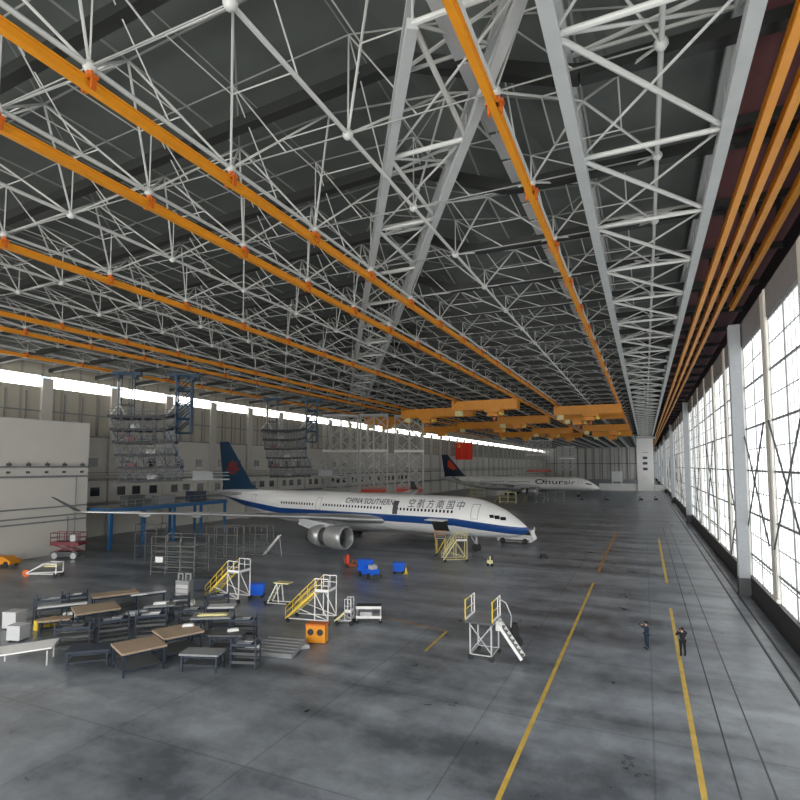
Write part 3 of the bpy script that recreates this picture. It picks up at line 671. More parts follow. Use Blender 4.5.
# white hanging lattice docks
def lattice(px, dist, w, zb, zt, lab, red=True, m='white_steel'):
    x = (px - 400) / F * dist; o = thing('hanging_lattice_dock', lab, 'lattice dock', (x * math.cos(PHI) - dist * math.sin(PHI), dist * math.cos(PHI) + x * math.sin(PHI), 0), PHI)
    n = max(2, int(w / 3.2)); zm = zb + (zt - zb) * .52
    for yy in (-1.6, 1.6):
        fr = MB()
        for i in range(n + 1):
            xx = -w / 2 + w * i / n; fr.tube((xx, yy, zb), (xx, yy, zt), .16, 6)
        for i in range(n):
            a, c = -w / 2 + w * i / n, -w / 2 + w * (i + 1) / n; q = (zt - zb) / 6
            for k in range(6): 
                z0 = zb + q * k; fr.tube((a, yy, z0), (c, yy, z0 + q), .10, 5); fr.tube((c, yy, z0), (a, yy, z0 + q), .10, 5)
        for z in (zb, zt): fr.tube((-w / 2, yy, z), (w / 2, yy, z), .16, 6)
        part('lattice_frame', fr, m, o)
    part('middle_beam', MB().box((0, -1.7, zm), (w + .4, .35, .7)), 'cream', o)
    ti = MB()
    for i in range(n + 1):
        for k in range(5): ti.tube((-w / 2 + w * i / n, -1.6, zb + (zt - zb) * k / 4), (-w / 2 + w * i / n, 1.6, zb + (zt - zb) * k / 4), .09, 5)
    part('cross_tie', ti, m, o)
    part('top_carriage', MB().box((0, 0, zt + .2), (w + .4, 3.8, .4)), 'light_grey', o)
    if red:
        part('red_platform', MB().box((0, -.4, zb - .35), (w * .9, 4.6, .8)), 'red', o)
        part('platform_rail', MB().box((0, -2.6, zb + .7), (w * .9, .08, .08)).box((0, -2.6, zb + .35), (w * .9, .08, .08)).box((-w * .44, -2.6, zb + .4), (.08, .08, .8)).box((w * .44, -2.6, zb + .4), (.08, .08, .8)), 'red', o)
lattice(341, 152, 9.5, 5.6, 25.9, 'pale lattice dock without red base beside the hanging tail dock', False, 'light_grey')
lattice(374, 150, 7.5, 5.6, 25.9, 'white lattice dock with a red base, behind the fuselage middle')
lattice(409, 153, 8.0, 5.6, 25.9, 'white lattice dock with a red base, right of its twin')
lattice(538, 300, 14, 9.5, 25.9, 'far white lattice dock above the distant airliner cabin')
lattice(566, 290, 8, 9.5, 22, 'far small lattice dock above the distant airliner lettering', False)
# platforms on the second dock line behind plane two
def scissor_row(): pass
# red flag
p0 = G(464, 452, 15.0); dist = 0
def at(px, dist, z=0):
    x = (px - 400) / F * dist; return (x * math.cos(PHI) - dist * math.sin(PHI), dist * math.cos(PHI) + x * math.sin(PHI), z)
fl = thing('wall_flag', 'large red flag hanging beside the distant airliner tail', 'flag', at(464, 262, 0), PHI)
w_ = MB(); nn = 24; vs = []
for o_ in (0, .04):
    for i in range(nn + 1):
        for z in (15.0, 19, 23.1): vs.append((-4.1 + 8.2 * i / nn, .16 * math.sin(i * 1.1) + o_, z))
fs = [(i * 3 + j, (i + 1) * 3 + j, (i + 1) * 3 + j + 1, i * 3 + j + 1) for i in range(nn) for j in range(2)]
K = (nn + 1) * 3
part('flag_cloth', w_.add(vs, fs + [tuple(K + v for v in reversed(f)) for f in fs]), 'flag', fl, True)
part('flag_bar', MB().tube((-4.4, 0, 23.2), (4.4, 0, 23.2), .1, 6).tube((-3.8, 0, 23.2), (-3.8, 0, 27.7), .04, 4).tube((3.8, 0, 23.2), (3.8, 0, 27.7), .04, 4), 'light_grey', fl)
st = MB()
for k in range(5):
    t = PI / 2 + k * 4 * PI / 5
star = []
for k in range(10):
    r = 1.0 if k % 2 == 0 else .4; t = PI / 2 + k * PI / 5; star.append((-2.4 + r * math.cos(t), 21.4 + r * math.sin(t)))
part('flag_star', MB().prism(star, -.30, -.26), 'yellow', fl, label='yellow star')
# white tower that ends the door truss
tw = thing('white_tower', 'white square tower standing at the far end of the door truss', 'tower', (.2, 287, 0))
part('tower_shaft', MB().box((0, 0, 13.2), (7.2, 3.0, 26.4)), 'white', tw)
part('tower_cap', MB().box((.6, 0, 25.6), (8.6, 3.2, .8)), 'light_grey', tw)
for z in (10.5, 13.2, 15.8): part('tower_window', MB().box((-.1, -1.55, z), (2.0, .12, 1.2)), 'dark_grey', tw)
part('tower_sign', MB().box((0, -1.55, 18.4), (2.6, .1, .5)), 'light_grey', tw)
o = part('barrier_wall', MB().box((0, 0, 1.6), (17.0, .4, 3.2)).box((0, 0, 3.25), (17.0, .6, .15)), 'white', None, loc=(-12.6, 287, 0)); tag(o, 'low white barrier left of the white tower', 'barrier')
o = part('barrier_wall', MB().box((0, 0, 1.4), (4.2, .4, 2.8)).box((0, 0, 2.85), (4.2, .6, .15)), 'white', None, loc=(6.2, 286, 0)); tag(o, 'low white barrier between the white tower and the glazed wall', 'barrier')
o = part('equipment_cabinet', MB().box((0, 0, 5.0), (6.4, 3, 6.2)).box((0, 0, 8.2), (6.8, 3.3, .3)).box((-2.6, 0, 1), (.4, 2.6, 2)).box((2.6, 0, 1), (.4, 2.6, 2)), 'white', None, loc=at(616, 350, 0)); tag(o, 'white raised cabin on legs before the far end wall', 'cabin')

# ------------------------------------------------------------------ steps, stands and carts on the floor
def wheels(root, pts, r=.18, m='rubber'):
    for x, y in pts: part('wheel', MB().lathe([(-.06, .01), (-.06, r * .9), (-.03, r), (.03, r), (.06, r * .9), (.06, .01)], 12, 'Y', (x, y, r)), m, root)
def access_stair(loc, rz, H, run, plat, W, lab, c1='yellow', c2='white', rails=True, group=None):
    o = thing('access_stair', lab, 'access stair', loc, rz, group)
    # stair descends towards -x, platform from 0 to plat
    for sy in (-1, 1):
        part('stringer', MB().beam((-run, sy * W / 2, .25), (0, sy * W / 2, H), .07, .16), c1, o)
        if rails:
            h = MB().tube((-run, sy * W / 2, 1.1), (0, sy * W / 2, H + 1.0), .035, 6).tube((-run, sy * W / 2, .7), (0, sy * W / 2, H + .5), .028, 6)
            for k in range(5):
                t = k / 4; h.tube((-run * (1 - t), sy * W / 2, .25 + (H - .25) * t), (-run * (1 - t), sy * W / 2, 1.1 + (H - .1) * t), .03, 6)
            part('stair_handrail', h, c1, o)
        g = MB().tube((0, sy * W / 2, H + 1.0), (plat, sy * W / 2, H + 1.0), .04, 6).tube((0, sy * W / 2, H + .5), (plat, sy * W / 2, H + .5), .03, 6)
        for xx in (0, plat / 2, plat): g.tube((xx, sy * W / 2, H), (xx, sy * W / 2, H + 1.0), .035, 6)
        part('platform_rail', g, c2, o)
        for xx in (0, plat): part('leg', MB().tube((xx, sy * W / 2, .36), (xx, sy * W / 2, H), .05, 6), c2, o)
        part('side_brace', MB().tube((0, sy * W / 2, H - .1), (plat, sy * W / 2, .45), .035, 6).tube((-run * .55, sy * W / 2, H * .45), (plat, sy * W / 2, .4), .035, 6).tube((-run, sy * W / 2, .3), (plat, sy * W / 2, .36), .045, 6), c2, o)
    for k in range(1, int(H / .28)):
        t = k / int(H / .28)
        if k <= 14: part('step', MB().box((-run * (1 - t), 0, .25 + (H - .25) * t), (.24, W, .04)), 'pale_yellow' if c1 == 'yellow' else 'light_grey', o)
    part('platform', MB().box((plat / 2, 0, H), (plat, W, .08)), 'mid_grey', o)
    part('toe_board', MB().box((plat / 2, -W / 2, H + .12), (plat, .03, .2)).box((plat, 0, H + .12), (.03, W, .2)), 'white', o)
    wheels(o, [(-run + .2, -W / 2), (-run + .2, W / 2), (plat, -W / 2), (plat, W / 2)])
    return o
g = lambda px, py: tuple(G(px, py))
access_stair(g(319, 622), .12, 2.45, 2.5, 1.1, 1.5, 'white and yellow stepped access stair behind the orange perforated box')
access_stair(g(233, 600), .0, 2.6, 2.6, 1.25, 1.5, 'white and yellow access stair left of the blue bin')
access_stair(g(455, 561), .5, 2.6, 1.6, 1.4, 1.6, 'pale yellow access stair parked under the open cargo door', 'pale_yellow', 'pale_yellow')
# yellow cargo loader stand behind it
o = thing('work_stand', 'yellow work stand left of the cargo stair under the fuselage', 'work stand', g(441, 556), .2)
part('stand_frame', MB().path([(-.6, -.5, .2), (-.6, -.5, 2.4), (.6, -.5, 2.4), (.6, -.5, .2)], .05).path([(-.6, .5, .2), (-.6, .5, 2.4), (.6, .5, 2.4), (.6, .5, .2)], .05).tube((-.6, -.5, .3), (.6, -.5, 2.3), .04).tube((-.6, .5, .3), (.6, .5, 2.3), .04), 'yellow', o)
part('stand_deck', MB().box((0, 0, 2.4), (1.5, 1.2, .08)), 'mid_grey', o)
part('guard_rail', MB().path([(-.7, -.55, 2.4), (-.7, -.55, 3.4), (.7, -.55, 3.4), (.7, -.55, 2.4)], .045).tube((-.7, -.55, 2.9), (.7, -.55, 2.9), .035), 'orange', o)
wheels(o, [(-.6, -.5), (.6, -.5), (-.6, .5), (.6, .5)])
# platform stair in the foreground
c = G(489, 657); o = thing('platform_stair', 'white wheeled platform with yellow guard rails and stair in the foreground', 'platform stair', (c.x, c.y, 0), PHI - .42)
Hh = 2.35
part('platform', MB().box((-.35, 0, Hh), (1.75, 2.1, .12)), 'mid_grey', o)
part('platform_edge', MB().box((-.35, -1.06, Hh - .02), (1.8, .05, .16)), 'dark_grey', o)
part('toe_board', MB().beam((-1.2, -1.0, Hh + .12), (-1.2, 1.0, Hh + .12), .04, .16).beam((.5, -1.0, Hh + .12), (.5, 1.0, Hh + .12), .04, .16), 'white', o)
for xx in (-1.22, .5):
    part('guard_rail', MB().path([(xx, -1.0, Hh), (xx, -1.0, Hh + 1.3), (xx, -.1, Hh + 1.3)], .045).tube((xx, -1.0, Hh + .7), (xx, -.1, Hh + .7), .035), 'yellow', o)
    part('guard_rail', MB().path([(xx, -.1, Hh + 1.3), (xx, 1.0, Hh + 1.3), (xx, 1.0, Hh)], .04).tube((xx, -.1, Hh + .7), (xx, 1.0, Hh + .7), .03).tube((xx, .4, Hh), (xx, .4, Hh + 1.3), .03), 'white', o)
for xx in (-.95, .4):
    for yy in (-.9, .9): part('leg', MB().tube((xx, yy, .3), (xx, yy, Hh), .055, 8), 'light_grey', o)
part('leg_brace', MB().tube((-.95, -.9, .5), (.4, -.9, Hh - .2), .035).tube((-.95, -.9, Hh - .2), (.4, -.9, .5), .035).tube((-.95, .9, .5), (.4, .9, Hh - .2), .035).path([(-.95, -.9, .35), (.4, -.9, .35), (.4, .9, .35), (-.95, .9, .35), (-.95, -.9, .35)], .04), 'light_grey', o)
for yy in (-.45, .35):
    part('stringer', MB().beam((.6, yy, Hh), (2.15, yy, .25), .06, .18), 'white', o)
for k in range(8):
    t = (k + .5) / 8; part('step', MB().box((.6 + 1.55 * t, .02, Hh - (Hh - .25) * t), (.24, .72, .04)), 'mid_grey', o)
part('stair_rail', MB().path([(.55, .5, Hh + 1.2), (1.0, .5, Hh + 1.0), (1.35, .5, Hh + .2), (1.3, .5, Hh - .5)], .035), 'light_grey', o)
part('side_panel', MB().box((.75, -.38, Hh - .25), (.4, .05, .6)), 'white', o)
wheels(o, [(-.95, -.9), (.4, -.9), (-.95, .9), (.4, .9)])
# small black machine behind the stair
o = thing('floor_cart', 'small black wheeled cart behind the foreground platform stair', 'cart', g(515, 645), PHI)
part('cart_body', MB().box((0, 0, .75), (.5, .6, .9)).box((0, 0, 1.3), (.3, .4, .3)), 'black', o)
part('cart_handle', MB().path([(.2, -.25, 1.2), (.45, -.25, 1.6), (.45, .25, 1.6), (.2, .25, 1.2)], .03), 'dark_grey', o)
wheels(o, [(-.2, -.3), (.2, -.3), (-.2, .3), (.2, .3)], .3)
# orange perforated box
o = thing('cable_reel_box', 'orange box with round dark holes in front of the stair', 'box', g(317, 642), .25)
bm_ = MB().box((0, 0, .62), (1.35, .7, 1.15)); part('box_body', bm_, 'orange', o)
for xx in (-.35, .32): part('round_opening', MB().lathe([(-.38, .01), (-.38, .22), (-.35, .22)], 16, 'Y', (xx, 0, .75)), 'black', o)
part('box_lid', MB().box((0, 0, 1.24), (1.45, .8, .1)), 'orange_dark', o)
wheels(o, [(-.5, -.25), (.5, -.25), (-.5, .25), (.5, .25)], .12)
# blue bins
def bin_(loc, rz, d, lab, m='bright_blue'):
    o = thing('waste_bin', lab, 'bin', loc, rz)
    part('bin_body', MB().loft([[Vector((sx * d[0] / 2 * k, sy * d[1] / 2 * k, z)) for sx, sy in ((-1, -1), (1, -1), (1, 1), (-1, 1))] for k, z in ((.85, .25), (1, d[2]))]), m, o)
    part('bin_lid', MB().box((0, 0, d[2] + .04), (d[0] * 1.05, d[1] * 1.05, .1)).tube((-d[0] * .45, -d[1] * .52, d[2]), (d[0] * .45, -d[1] * .52, d[2]), .04), m, o)
    wheels(o, [(-d[0] * .36, -d[1] * .36), (d[0] * .36, -d[1] * .36), (-d[0] * .36, d[1] * .36), (d[0] * .36, d[1] * .36)], .15)
bin_(g(257, 597), .5, (1.35, 1.1, 1.15), 'bright blue wheeled bin right of the left access stair')
bin_(g(399, 573), .3, (1.3, 1.1, 1.1), 'blue wheeled bin right of the blue tow machine')
o = part('traffic_cone', MB().box((0, 0, .03), (.5, .5, .06)).lathe([(.05, .2), (.75, .04), (.78, .01)], 12, 'Z'), 'yellow', None, loc=g(406, 574)); tag(o, 'yellow cone beside the blue bin', 'cone')
# blue tow machine
o = thing('ground_unit', 'blue wheeled ground power unit with dark tow bar', 'ground unit', g(368, 577), -.5)
part('unit_body', MB().box((-.5, 0, 1.1), (1.3, 1.2, 1.5)).box((.7, 0, .7), (1.4, 1.1, .6)), 'bright_blue', o)
part('engine_block', MB().box((.9, 0, 1.2), (.7, .7, .45)).tube((1.2, 0, 1.2), (1.2, 0, 1.6), .08), 'light_grey', o)
part('tow_bar', MB().tube((1.4, 0, .5), (2.6, 0, .35), .07).box((.6, 0, .35), (3, 1, .2)), 'dark_grey', o)
wheels(o, [(-.7, -.6), (1.0, -.6), (-.7, .6), (1.0, .6)], .32)
# red / orange stand under the engine
o = thing('fire_extinguisher_trolley', 'red and orange wheeled trolley right of the engine', 'trolley', g(352, 567), .3)
part('bottle', MB().lathe([(.25, .01), (.25, .22), (1.3, .22), (1.45, .1), (1.55, .08), (1.55, .01)], 12, 'Z', (-.5, 0, 0)), 'red', o)
part('trolley_frame', MB().path([(-.8, -.3, .2), (1.0, -.3, .2), (1.0, .3, .2), (-.8, .3, .2), (-.8, -.3, .2)], .05).path([(-.2, -.3, .2), (.3, -.3, .9), (.9, -.3, .3)], .05).path([(-.8, 0, .2), (-1.0, 0, 1.3)], .04), 'orange_dark', o)
wheels(o, [(-.6, -.35), (-.6, .35), (.8, -.3), (.8, .3)], .2)
# small white and yellow stand
o = thing('work_stand', 'small white and yellow work stand right of the blue bin', 'work stand', g(279, 605), .1)
part('stand_frame', MB().path([(-.9, -.4, .2), (0, -.4, 1.9), (.2, -.4, .2)], .05).path([(-.9, .4, .2), (0, .4, 1.9), (.2, .4, .2)], .05).path([(-1.1, -.4, .2), (1.1, -.4, .25)], .05).path([(-1.1, .4, .2), (1.1, .4, .25)], .05), 'white', o)
part('stand_deck', MB().box((.4, 0, 1.95), (1.4, .9, .08)), 'pale_yellow', o)
for k in range(5): part('step', MB().box((-.85 + .17 * k, 0, .4 + .32 * k), (.2, .8, .04)), 'pale_yellow', o)
wheels(o, [(-1.1, -.4), (1.1, -.4), (-1.1, .4), (1.1, .4)])
# low stair and white layered table
access_stair(g(346, 624), .25, .95, .8, .5, .8, 'low pale access stair touching the white layered trolley', 'pale_yellow', 'light_grey', False)
o = thing('shelf_trolley', 'white layered trolley with black top right of the low stair', 'trolley', g(369, 622), .42)
part('top_shelf', MB().box((0, 0, 1.25), (1.9, 1.0, .08)), 'black', o)
part('edge_rail', MB().box((0, -.52, 1.22), (1.95, .06, .2)).box((0, -.52, .5), (1.95, .06, .2)), 'white', o)
part('lower_shelf', MB().box((0, 0, .5), (1.9, 1.0, .08)).box((-.2, -.1, .7), (.9, .6, .3)), 'light_grey', o)
for xx in (-.9, .9):
    for yy in (-.45, .45): part('leg', MB().tube((xx, yy, .12), (xx, yy, 1.22), .04), 'light_grey', o)
wheels(o, [(-.9, -.45), (.9, -.45), (-.9, .45), (.9, .45)], .12)
# tow tractor below the nose
o = thing('tow_tractor', 'white low tow tractor parked below the blue striped nose', 'tow tractor', g(516, 543), -.05)
part('tractor_body', MB().prism([(-2.6, .35), (2.6, .35), (3.0, .7), (2.9, 1.15), (1.4, 1.3), (-1.0, 1.25), (-2.8, 1.0)], -1.1, 1.1), 'white', o)
part('driver_cab', MB().prism([(1.1, 1.25), (2.9, 1.1), (2.6, 2.1), (1.4, 2.2)], -.95, .95), 'white', o)
part('cab_window', MB().prism([(1.35, 1.45), (2.6, 1.4), (2.4, 2.0), (1.5, 2.05)], -.98, .98), 'glass', o)
part('bumper', MB().box((0, -1.12, .55), (4.6, .08, .25)), 'dark_grey', o)
wheels(o, [(-1.8, -1.1), (1.7, -1.1), (-1.8, 1.1), (1.7, 1.1)], .45)
o = thing('nose_fender', 'white curved work screen standing right ahead of the nose', 'screen', g(531, 540), .1)
vs = []
for oo in (0, .1):
    for i in range(9):
        t = i / 8; 
        for j in range(2): vs.append((.55 * math.sin(t * 1.9) + oo * .5, -1.0 + 2.0 * j, .5 + 1.5 * t))
fs = [(2 * i, 2 * i + 1, 2 * i + 3, 2 * i + 2) for i in range(8)]; fs += [tuple(18 + v for v in reversed(f)) for f in fs] + [(2 * i, 2 * i + 2, 20 + 2 * i, 18 + 2 * i) for i in range(8)] + [(1 + 2 * i, 19 + 2 * i, 21 + 2 * i, 3 + 2 * i) for i in range(8)]
part('curved_screen', MB().add(vs, fs), 'white', o)
part('screen_foot', MB().box((0, 0, .3), (1.4, 2.0, .1)).box((0, 0, .45), (.2, .2, .3)), 'light_grey', o); wheels(o, [(-.5, -.8), (.5, -.8), (-.5, .8), (.5, .8)], .14)
# small yellow stand right of the stair, chocks and bits on the open floor
o = thing('tow_bar_cart', 'small yellow and black cart on the floor before the nose wheel', 'cart', g(490, 566), .2)
part('cart_body', MB().box((0, 0, .5), (.7, .6, .5)).box((.1, 0, .95), (.3, .3, .5)), 'pale_yellow', o); part('cart_handle', MB().tube((-.3, 0, .6), (-1.1, 0, 1.1), .04).box((.25, 0, .9), (.25, .5, .7)), 'black', o); wheels(o, [(-.25, -.3), (.25, -.3), (-.25, .3), (.25, .3)])
def chock(px, py, lab, s=1.0):
    o = thing('wheel_chock_stand', lab, 'chock stand', g(px, py), .4)
    part('stand_base', MB().prism([(-.5 * s, 0), (.5 * s, 0), (.3 * s, .45 * s), (-.3 * s, .45 * s)], -.4 * s, .4 * s), 'black', o)
    part('stand_post', MB().tube((-.3 * s, 0, .4 * s), (-.3 * s, 0, .95 * s), .07 * s).box((-.3 * s, 0, .95 * s), (.25 * s, .25 * s, .2 * s)), 'dark_grey', o)
chock(544, 558, 'small dark chock stand alone on the open floor right of the nose')
chock(582, 500, 'small dark object on the far floor below the distant nose', 1.1); chock(607, 500, 'small dark object on the far floor, middle of the row', 1.3)
chock(641, 500, 'small dark object on the far floor below the white tower', 1.2); chock(656, 500, 'small dark object on the far floor nearest the glazed wall', 1.2)
# grey wing scaffold under the wing
def scaffold(px, py, rz, w, d, h, lab, levels=5, m='scaffold_grey', deckm='mid_grey'):
    o = thing('wing_scaffold', lab, 'scaffold', g(px, py), rz); n = max(1, round(w / 1.5))
    for yy in (-d / 2, d / 2):
        for i in range(n + 1): part('post', MB().tube((-w / 2 + w * i / n, yy, 0), (-w / 2 + w * i / n, yy, h + 1.0), .05, 6), m, o)
    for k in range(levels):
        z = .35 + (h - .35) * k / (levels - 1); l = MB().path([(-w / 2, -d / 2, z), (w / 2, -d / 2, z), (w / 2, d / 2, z), (-w / 2, d / 2, z), (-w / 2, -d / 2, z)], .045)
        if k: l.tube((-w / 2, -d / 2, z), (w / 2, -d / 2, z - (h - .35) / (levels - 1)), .03, 4)
        part('ledger', l, m, o)
    part('deck', MB().box((0, 0, h), (w, d, .08)), deckm, o)
    part('guard_rail', MB().path([(-w / 2, -d / 2, h + 1), (w / 2, -d / 2, h + 1), (w / 2, d / 2, h + 1), (-w / 2, d / 2, h + 1), (-w / 2, -d / 2, h + 1)], .04), m, o)
    return o
s1 = scaffold(180, 573, .25, 5.2, 3.0, 3.2, 'grey tower scaffold with a white notice below the wing', 6)
part('notice_board', MB().box((-1.6, -1.56, 1.7), (.9, .05, .6)), 'white', s1)
scaffold(225, 560, .25, 4.2, 2.0, 3.3, 'second grey scaffold just right of the one with the notice', 3)
scaffold(258, 556, .25, 3.4, 2.0, 3.0, 'small grey scaffold left of the engine with open bay', 3)
scaffold(150, 560, .25, 3.0, 2.0, 3.6, 'dark scaffold bay left of the one with the notice', 3, 'dark_grey', 'dark_grey')
o = thing('slide_ladder', 'white sloping ladder leaning under the wing left of the engine', 'ladder', g(272, 556), .2)
part('ladder_rail', MB().beam((-1.2, -.3, .1), (1.1, -.3, 2.8), .08, .14), 'white', o); part('ladder_rail', MB().beam((-1.2, .3, .1), (1.1, .3, 2.8), .08, .14), 'white', o)
for k in range(7): part('rung', MB().tube((-1.2 + .33 * k, -.3, .2 + .385 * k), (-1.2 + .33 * k, .3, .2 + .385 * k), .03, 5), 'light_grey', o)
part('ladder_prop', MB().tube((1.05, 0, 2.7), (1.4, 0, 0), .05, 5), 'light_grey', o)
# grey machine cabinet with two heads, on a white sled
o = thing('battery_charger', 'grey twin headed cabinet on a white skid below the scaffold', 'cabinet', g(184, 603), .2)
part('cabinet_body', MB().box((0, 0, 1.15), (1.3, .7, 1.7)), 'mid_grey', o)
for xx in (-.35, .4): part('cabinet_head', MB().path([(xx - .25, 0, 2.0), (xx - .25, 0, 2.55), (xx + .2, 0, 2.55), (xx + .2, 0, 2.0)], .09), 'mid_grey', o)
for z in (.7, 1.1, 1.5): part('drawer', MB().box((0, -.37, z), (1.15, .04, .32)), 'light_grey', o)
part('skid', MB().box((0, -.5, .12), (2.6, .35, .2)).box((0, .3, .12), (1.6, .3, .2)).box((0, 0, .25), (1.4, 1, .1)), 'white', o)
# dark blue boxes
def crate(px, py, rz, d, lab, m, cat='crate', name='storage_crate'):
    o = thing(name, lab, cat, g(px, py), rz)
    part('crate_body', MB().box((0, 0, d[2] / 2 + .1), (d[0], d[1], d[2])), m, o)
    part('crate_lid', MB().box((0, 0, d[2] + .14), (d[0] * 1.04, d[1] * 1.04, .08)), m, o)
    for sx in (-1, 1): part('skid', MB().box((sx * d[0] * .35, 0, .05), (.12, d[1], .1)), 'dark_grey', o)
    return o
crate(205, 590, .3, (1.9, 1.2, 1.0), 'dark navy crate behind the grey twin headed cabinet', 'navy_frame')
crate(14, 628, .3, (1.1, 1.0, 1.1), 'pale grey crate at the far left, farther of the two', 'light_grey'); crate(18, 640, .3, (1.0, .9, .9), 'pale grey crate at the far left, nearer of the two', 'light_grey')
# scissor lift and carts on the left
o = thing('scissor_lift', 'dark red scissor lift parked against the white enclosure', 'scissor lift', g(68, 558), .35)
part('chassis', MB().box((0, 0, .6), (3.6, 1.6, .6)), 'dark_grey', o)
part('scissor_arm', MB().beam((-1.5, -.6, .9), (1.5, -.6, 1.7), .1, .16).beam((1.5, -.6, .9), (-1.5, -.6, 1.7), .1, .16).beam((-1.5, .6, .9), (1.5, .6, 1.7), .1, .16).beam((1.5, .6, .9), (-1.5, .6, 1.7), .1, .16), 'dull_red', o)
part('basket_floor', MB().box((0, 0, 1.95), (3.9, 1.7, .45)), 'dull_red', o)
b_ = MB()
for xx in (-1.9, -.95, 0, .95, 1.9):
    for yy in (-.85, .85): b_.tube((xx, yy, 2.1), (xx, yy, 3.3), .04, 5)
for z in (2.7, 3.3): b_.path([(-1.9, -.85, z), (1.9, -.85, z), (1.9, .85, z), (-1.9, .85, z), (-1.9, -.85, z)], .045)
part('basket_rail', b_, 'dull_red', o); part('control_box', MB().box((1.3, -.95, 2.7), (.7, .3, .8)), 'light_grey', o)
wheels(o, [(-1.3, -.85), (1.3, -.85), (-1.3, .85), (1.3, .85)], .4, 'light_grey')
o = thing('towable_frame_cart', 'white and yellow triangular cart with an orange front wheel', 'cart', g(44, 577), .5)
part('cart_frame', MB().path([(-1.9, 0, .4), (.2, -.7, 1.5), (1.6, -.7, 1.5), (1.6, -.7, .4), (-1.7, -.2, .4)], .07).path([(-1.9, 0, .4), (.2, .7, 1.5), (1.6, .7, 1.5), (1.6, .7, .4), (-1.7, .2, .4)], .07).tube((1.6, -.7, 1.5), (1.6, .7, 1.5), .07).tube((.2, -.7, 1.5), (.2, .7, 1.5), .07), 'white', o)
part('cart_tray', MB().box((.9, 0, 1.25), (1.2, 1.2, .15)), 'pale_yellow', o)
wheels(o, [(-1.9, 0)], .42, 'orange_dark'); wheels(o, [(1.5, -.7), (1.5, .7)], .25)
o = thing('tow_cart', 'orange low cart beside the white enclosure at the left edge', 'cart', g(4, 566), .2)
part('cart_body', MB().prism([(-1.4, .35), (1.6, .35), (1.7, .7), (.6, 1.2), (-1.4, 1.2)], -.7, .7), 'orange', o); wheels(o, [(-1, -.7), (1, -.7), (-1, .7), (1, .7)], .35)
# racks, trestles and boards in the lower left
def trestle(px, py, rz, L, W, H, topm, lab, name='work_bench', thick=.12, tilt=0, framem='navy_frame'):
    o = thing(name, lab, 'bench' if name == 'work_bench' else 'rack', g(px, py), rz)
    t = MB(); t.box((0, 0, H), (L, W, thick), 0, tilt); part('bench_top', t, topm, o)
    for sx in (-1, 1):
        for sy in (-1, 1): part('leg', MB().box((sx * (L / 2 - .15), sy * (W / 2 - .12), H / 2 - .03 + .0), (.1, .1, H - .02)), framem, o)
    fr = MB()
    for z in (.35, H - .18):
        fr.path([(-L / 2 + .15, -W / 2 + .12, z), (L / 2 - .15, -W / 2 + .12, z), (L / 2 - .15, W / 2 - .12, z), (-L / 2 + .15, W / 2 - .12, z), (-L / 2 + .15, -W / 2 + .12, z)], .045)
    part('bench_frame', fr, framem, o)
    part('lower_shelf', MB().box((0, 0, .38), (L - .4, W - .3, .05)), 'dark_grey', o)
    return o
def floor_at(px, py, h): return G(px, py, h)
def bench_px(px, py, h, *a, **k):       # placed by where its top shows
    p = G(px, py, h); q = trestle(400, 640, *a, **k); q.location = (p.x, p.y, 0); return q
R0 = PHI
bench_px(96, 608, 1.5, R0 + .66, 2.9, 2.6, 1.5, 'tan', 'tan topped bench in the middle of the left storage rows')
bench_px(115, 593.5, 1.4, R0 + .62, 3.4, 1.5, 1.4, 'tan', 'long tan topped bench behind the middle tan bench')
bench_px(63, 605, 1.5, R0 + .5, 3.2, .5, 1.5, 'light_grey', 'narrow grey railed rack left of the tan benches', name='rail_rack')
bench_px(55, 619, 1.0, R0 + .4, 2.0, 1.0, 1.0, 'tan', 'low brown bench below the narrow grey rack')
bench_px(139, 645, 1.35, R0 + .72, 2.5, 2.4, 1.35, 'tan', 'wide tan board bench at the bottom, left of its twin')
bench_px(178, 631, 1.4, R0 + .72, 2.5, 2.4, 1.4, 'tan', 'wide tan board bench at the bottom, right of its twin')
bench_px(149, 593, 1.6, R0 + .62, 2.6, .25, 1.6, 'light_grey', 'long thin rail rack behind the tan benches', name='rail_rack')
bench_px(160, 605, 1.2, R0 + .3, 2.2, 1.0, 1.2, 'mid_grey', 'grey rack holding panels left of the grey cabinet', name='panel_rack')
bench_px(213, 616, 1.5, R0 + .1, 2.8, 1.3, 1.5, 'mid_grey', 'grey panel rack behind the bottom tan boards', name='panel_rack')
bench_px(228, 633, 1.2, R0 + .0, 2.2, 1.3, 1.2, 'dark_grey', 'dark rack between tan boards and grey slatted sheets', name='panel_rack')
bench_px(137, 613, 1.0, R0 + .2, 2.2, 1.2, 1.0, 'mid_grey', 'blue grey rack right of the tan benches', name='panel_rack')
bench_px(222, 606, 1.7, R0 + .1, 1.9, 1.0, 1.7, 'light_grey', 'light framed rack in front of the left access stair', name='rail_rack')
bench_px(203, 652, 1.0, R0 - .1, 2.4, 1.2, 1.0, 'mid_grey', 'dark grey rack at the bottom below the tan boards', name='panel_rack')
bench_px(90, 648, 1.0, R0 + .3, 2.4, 1.4, 1.0, 'navy_frame', 'navy rack at the bottom near the white board', name='panel_rack')
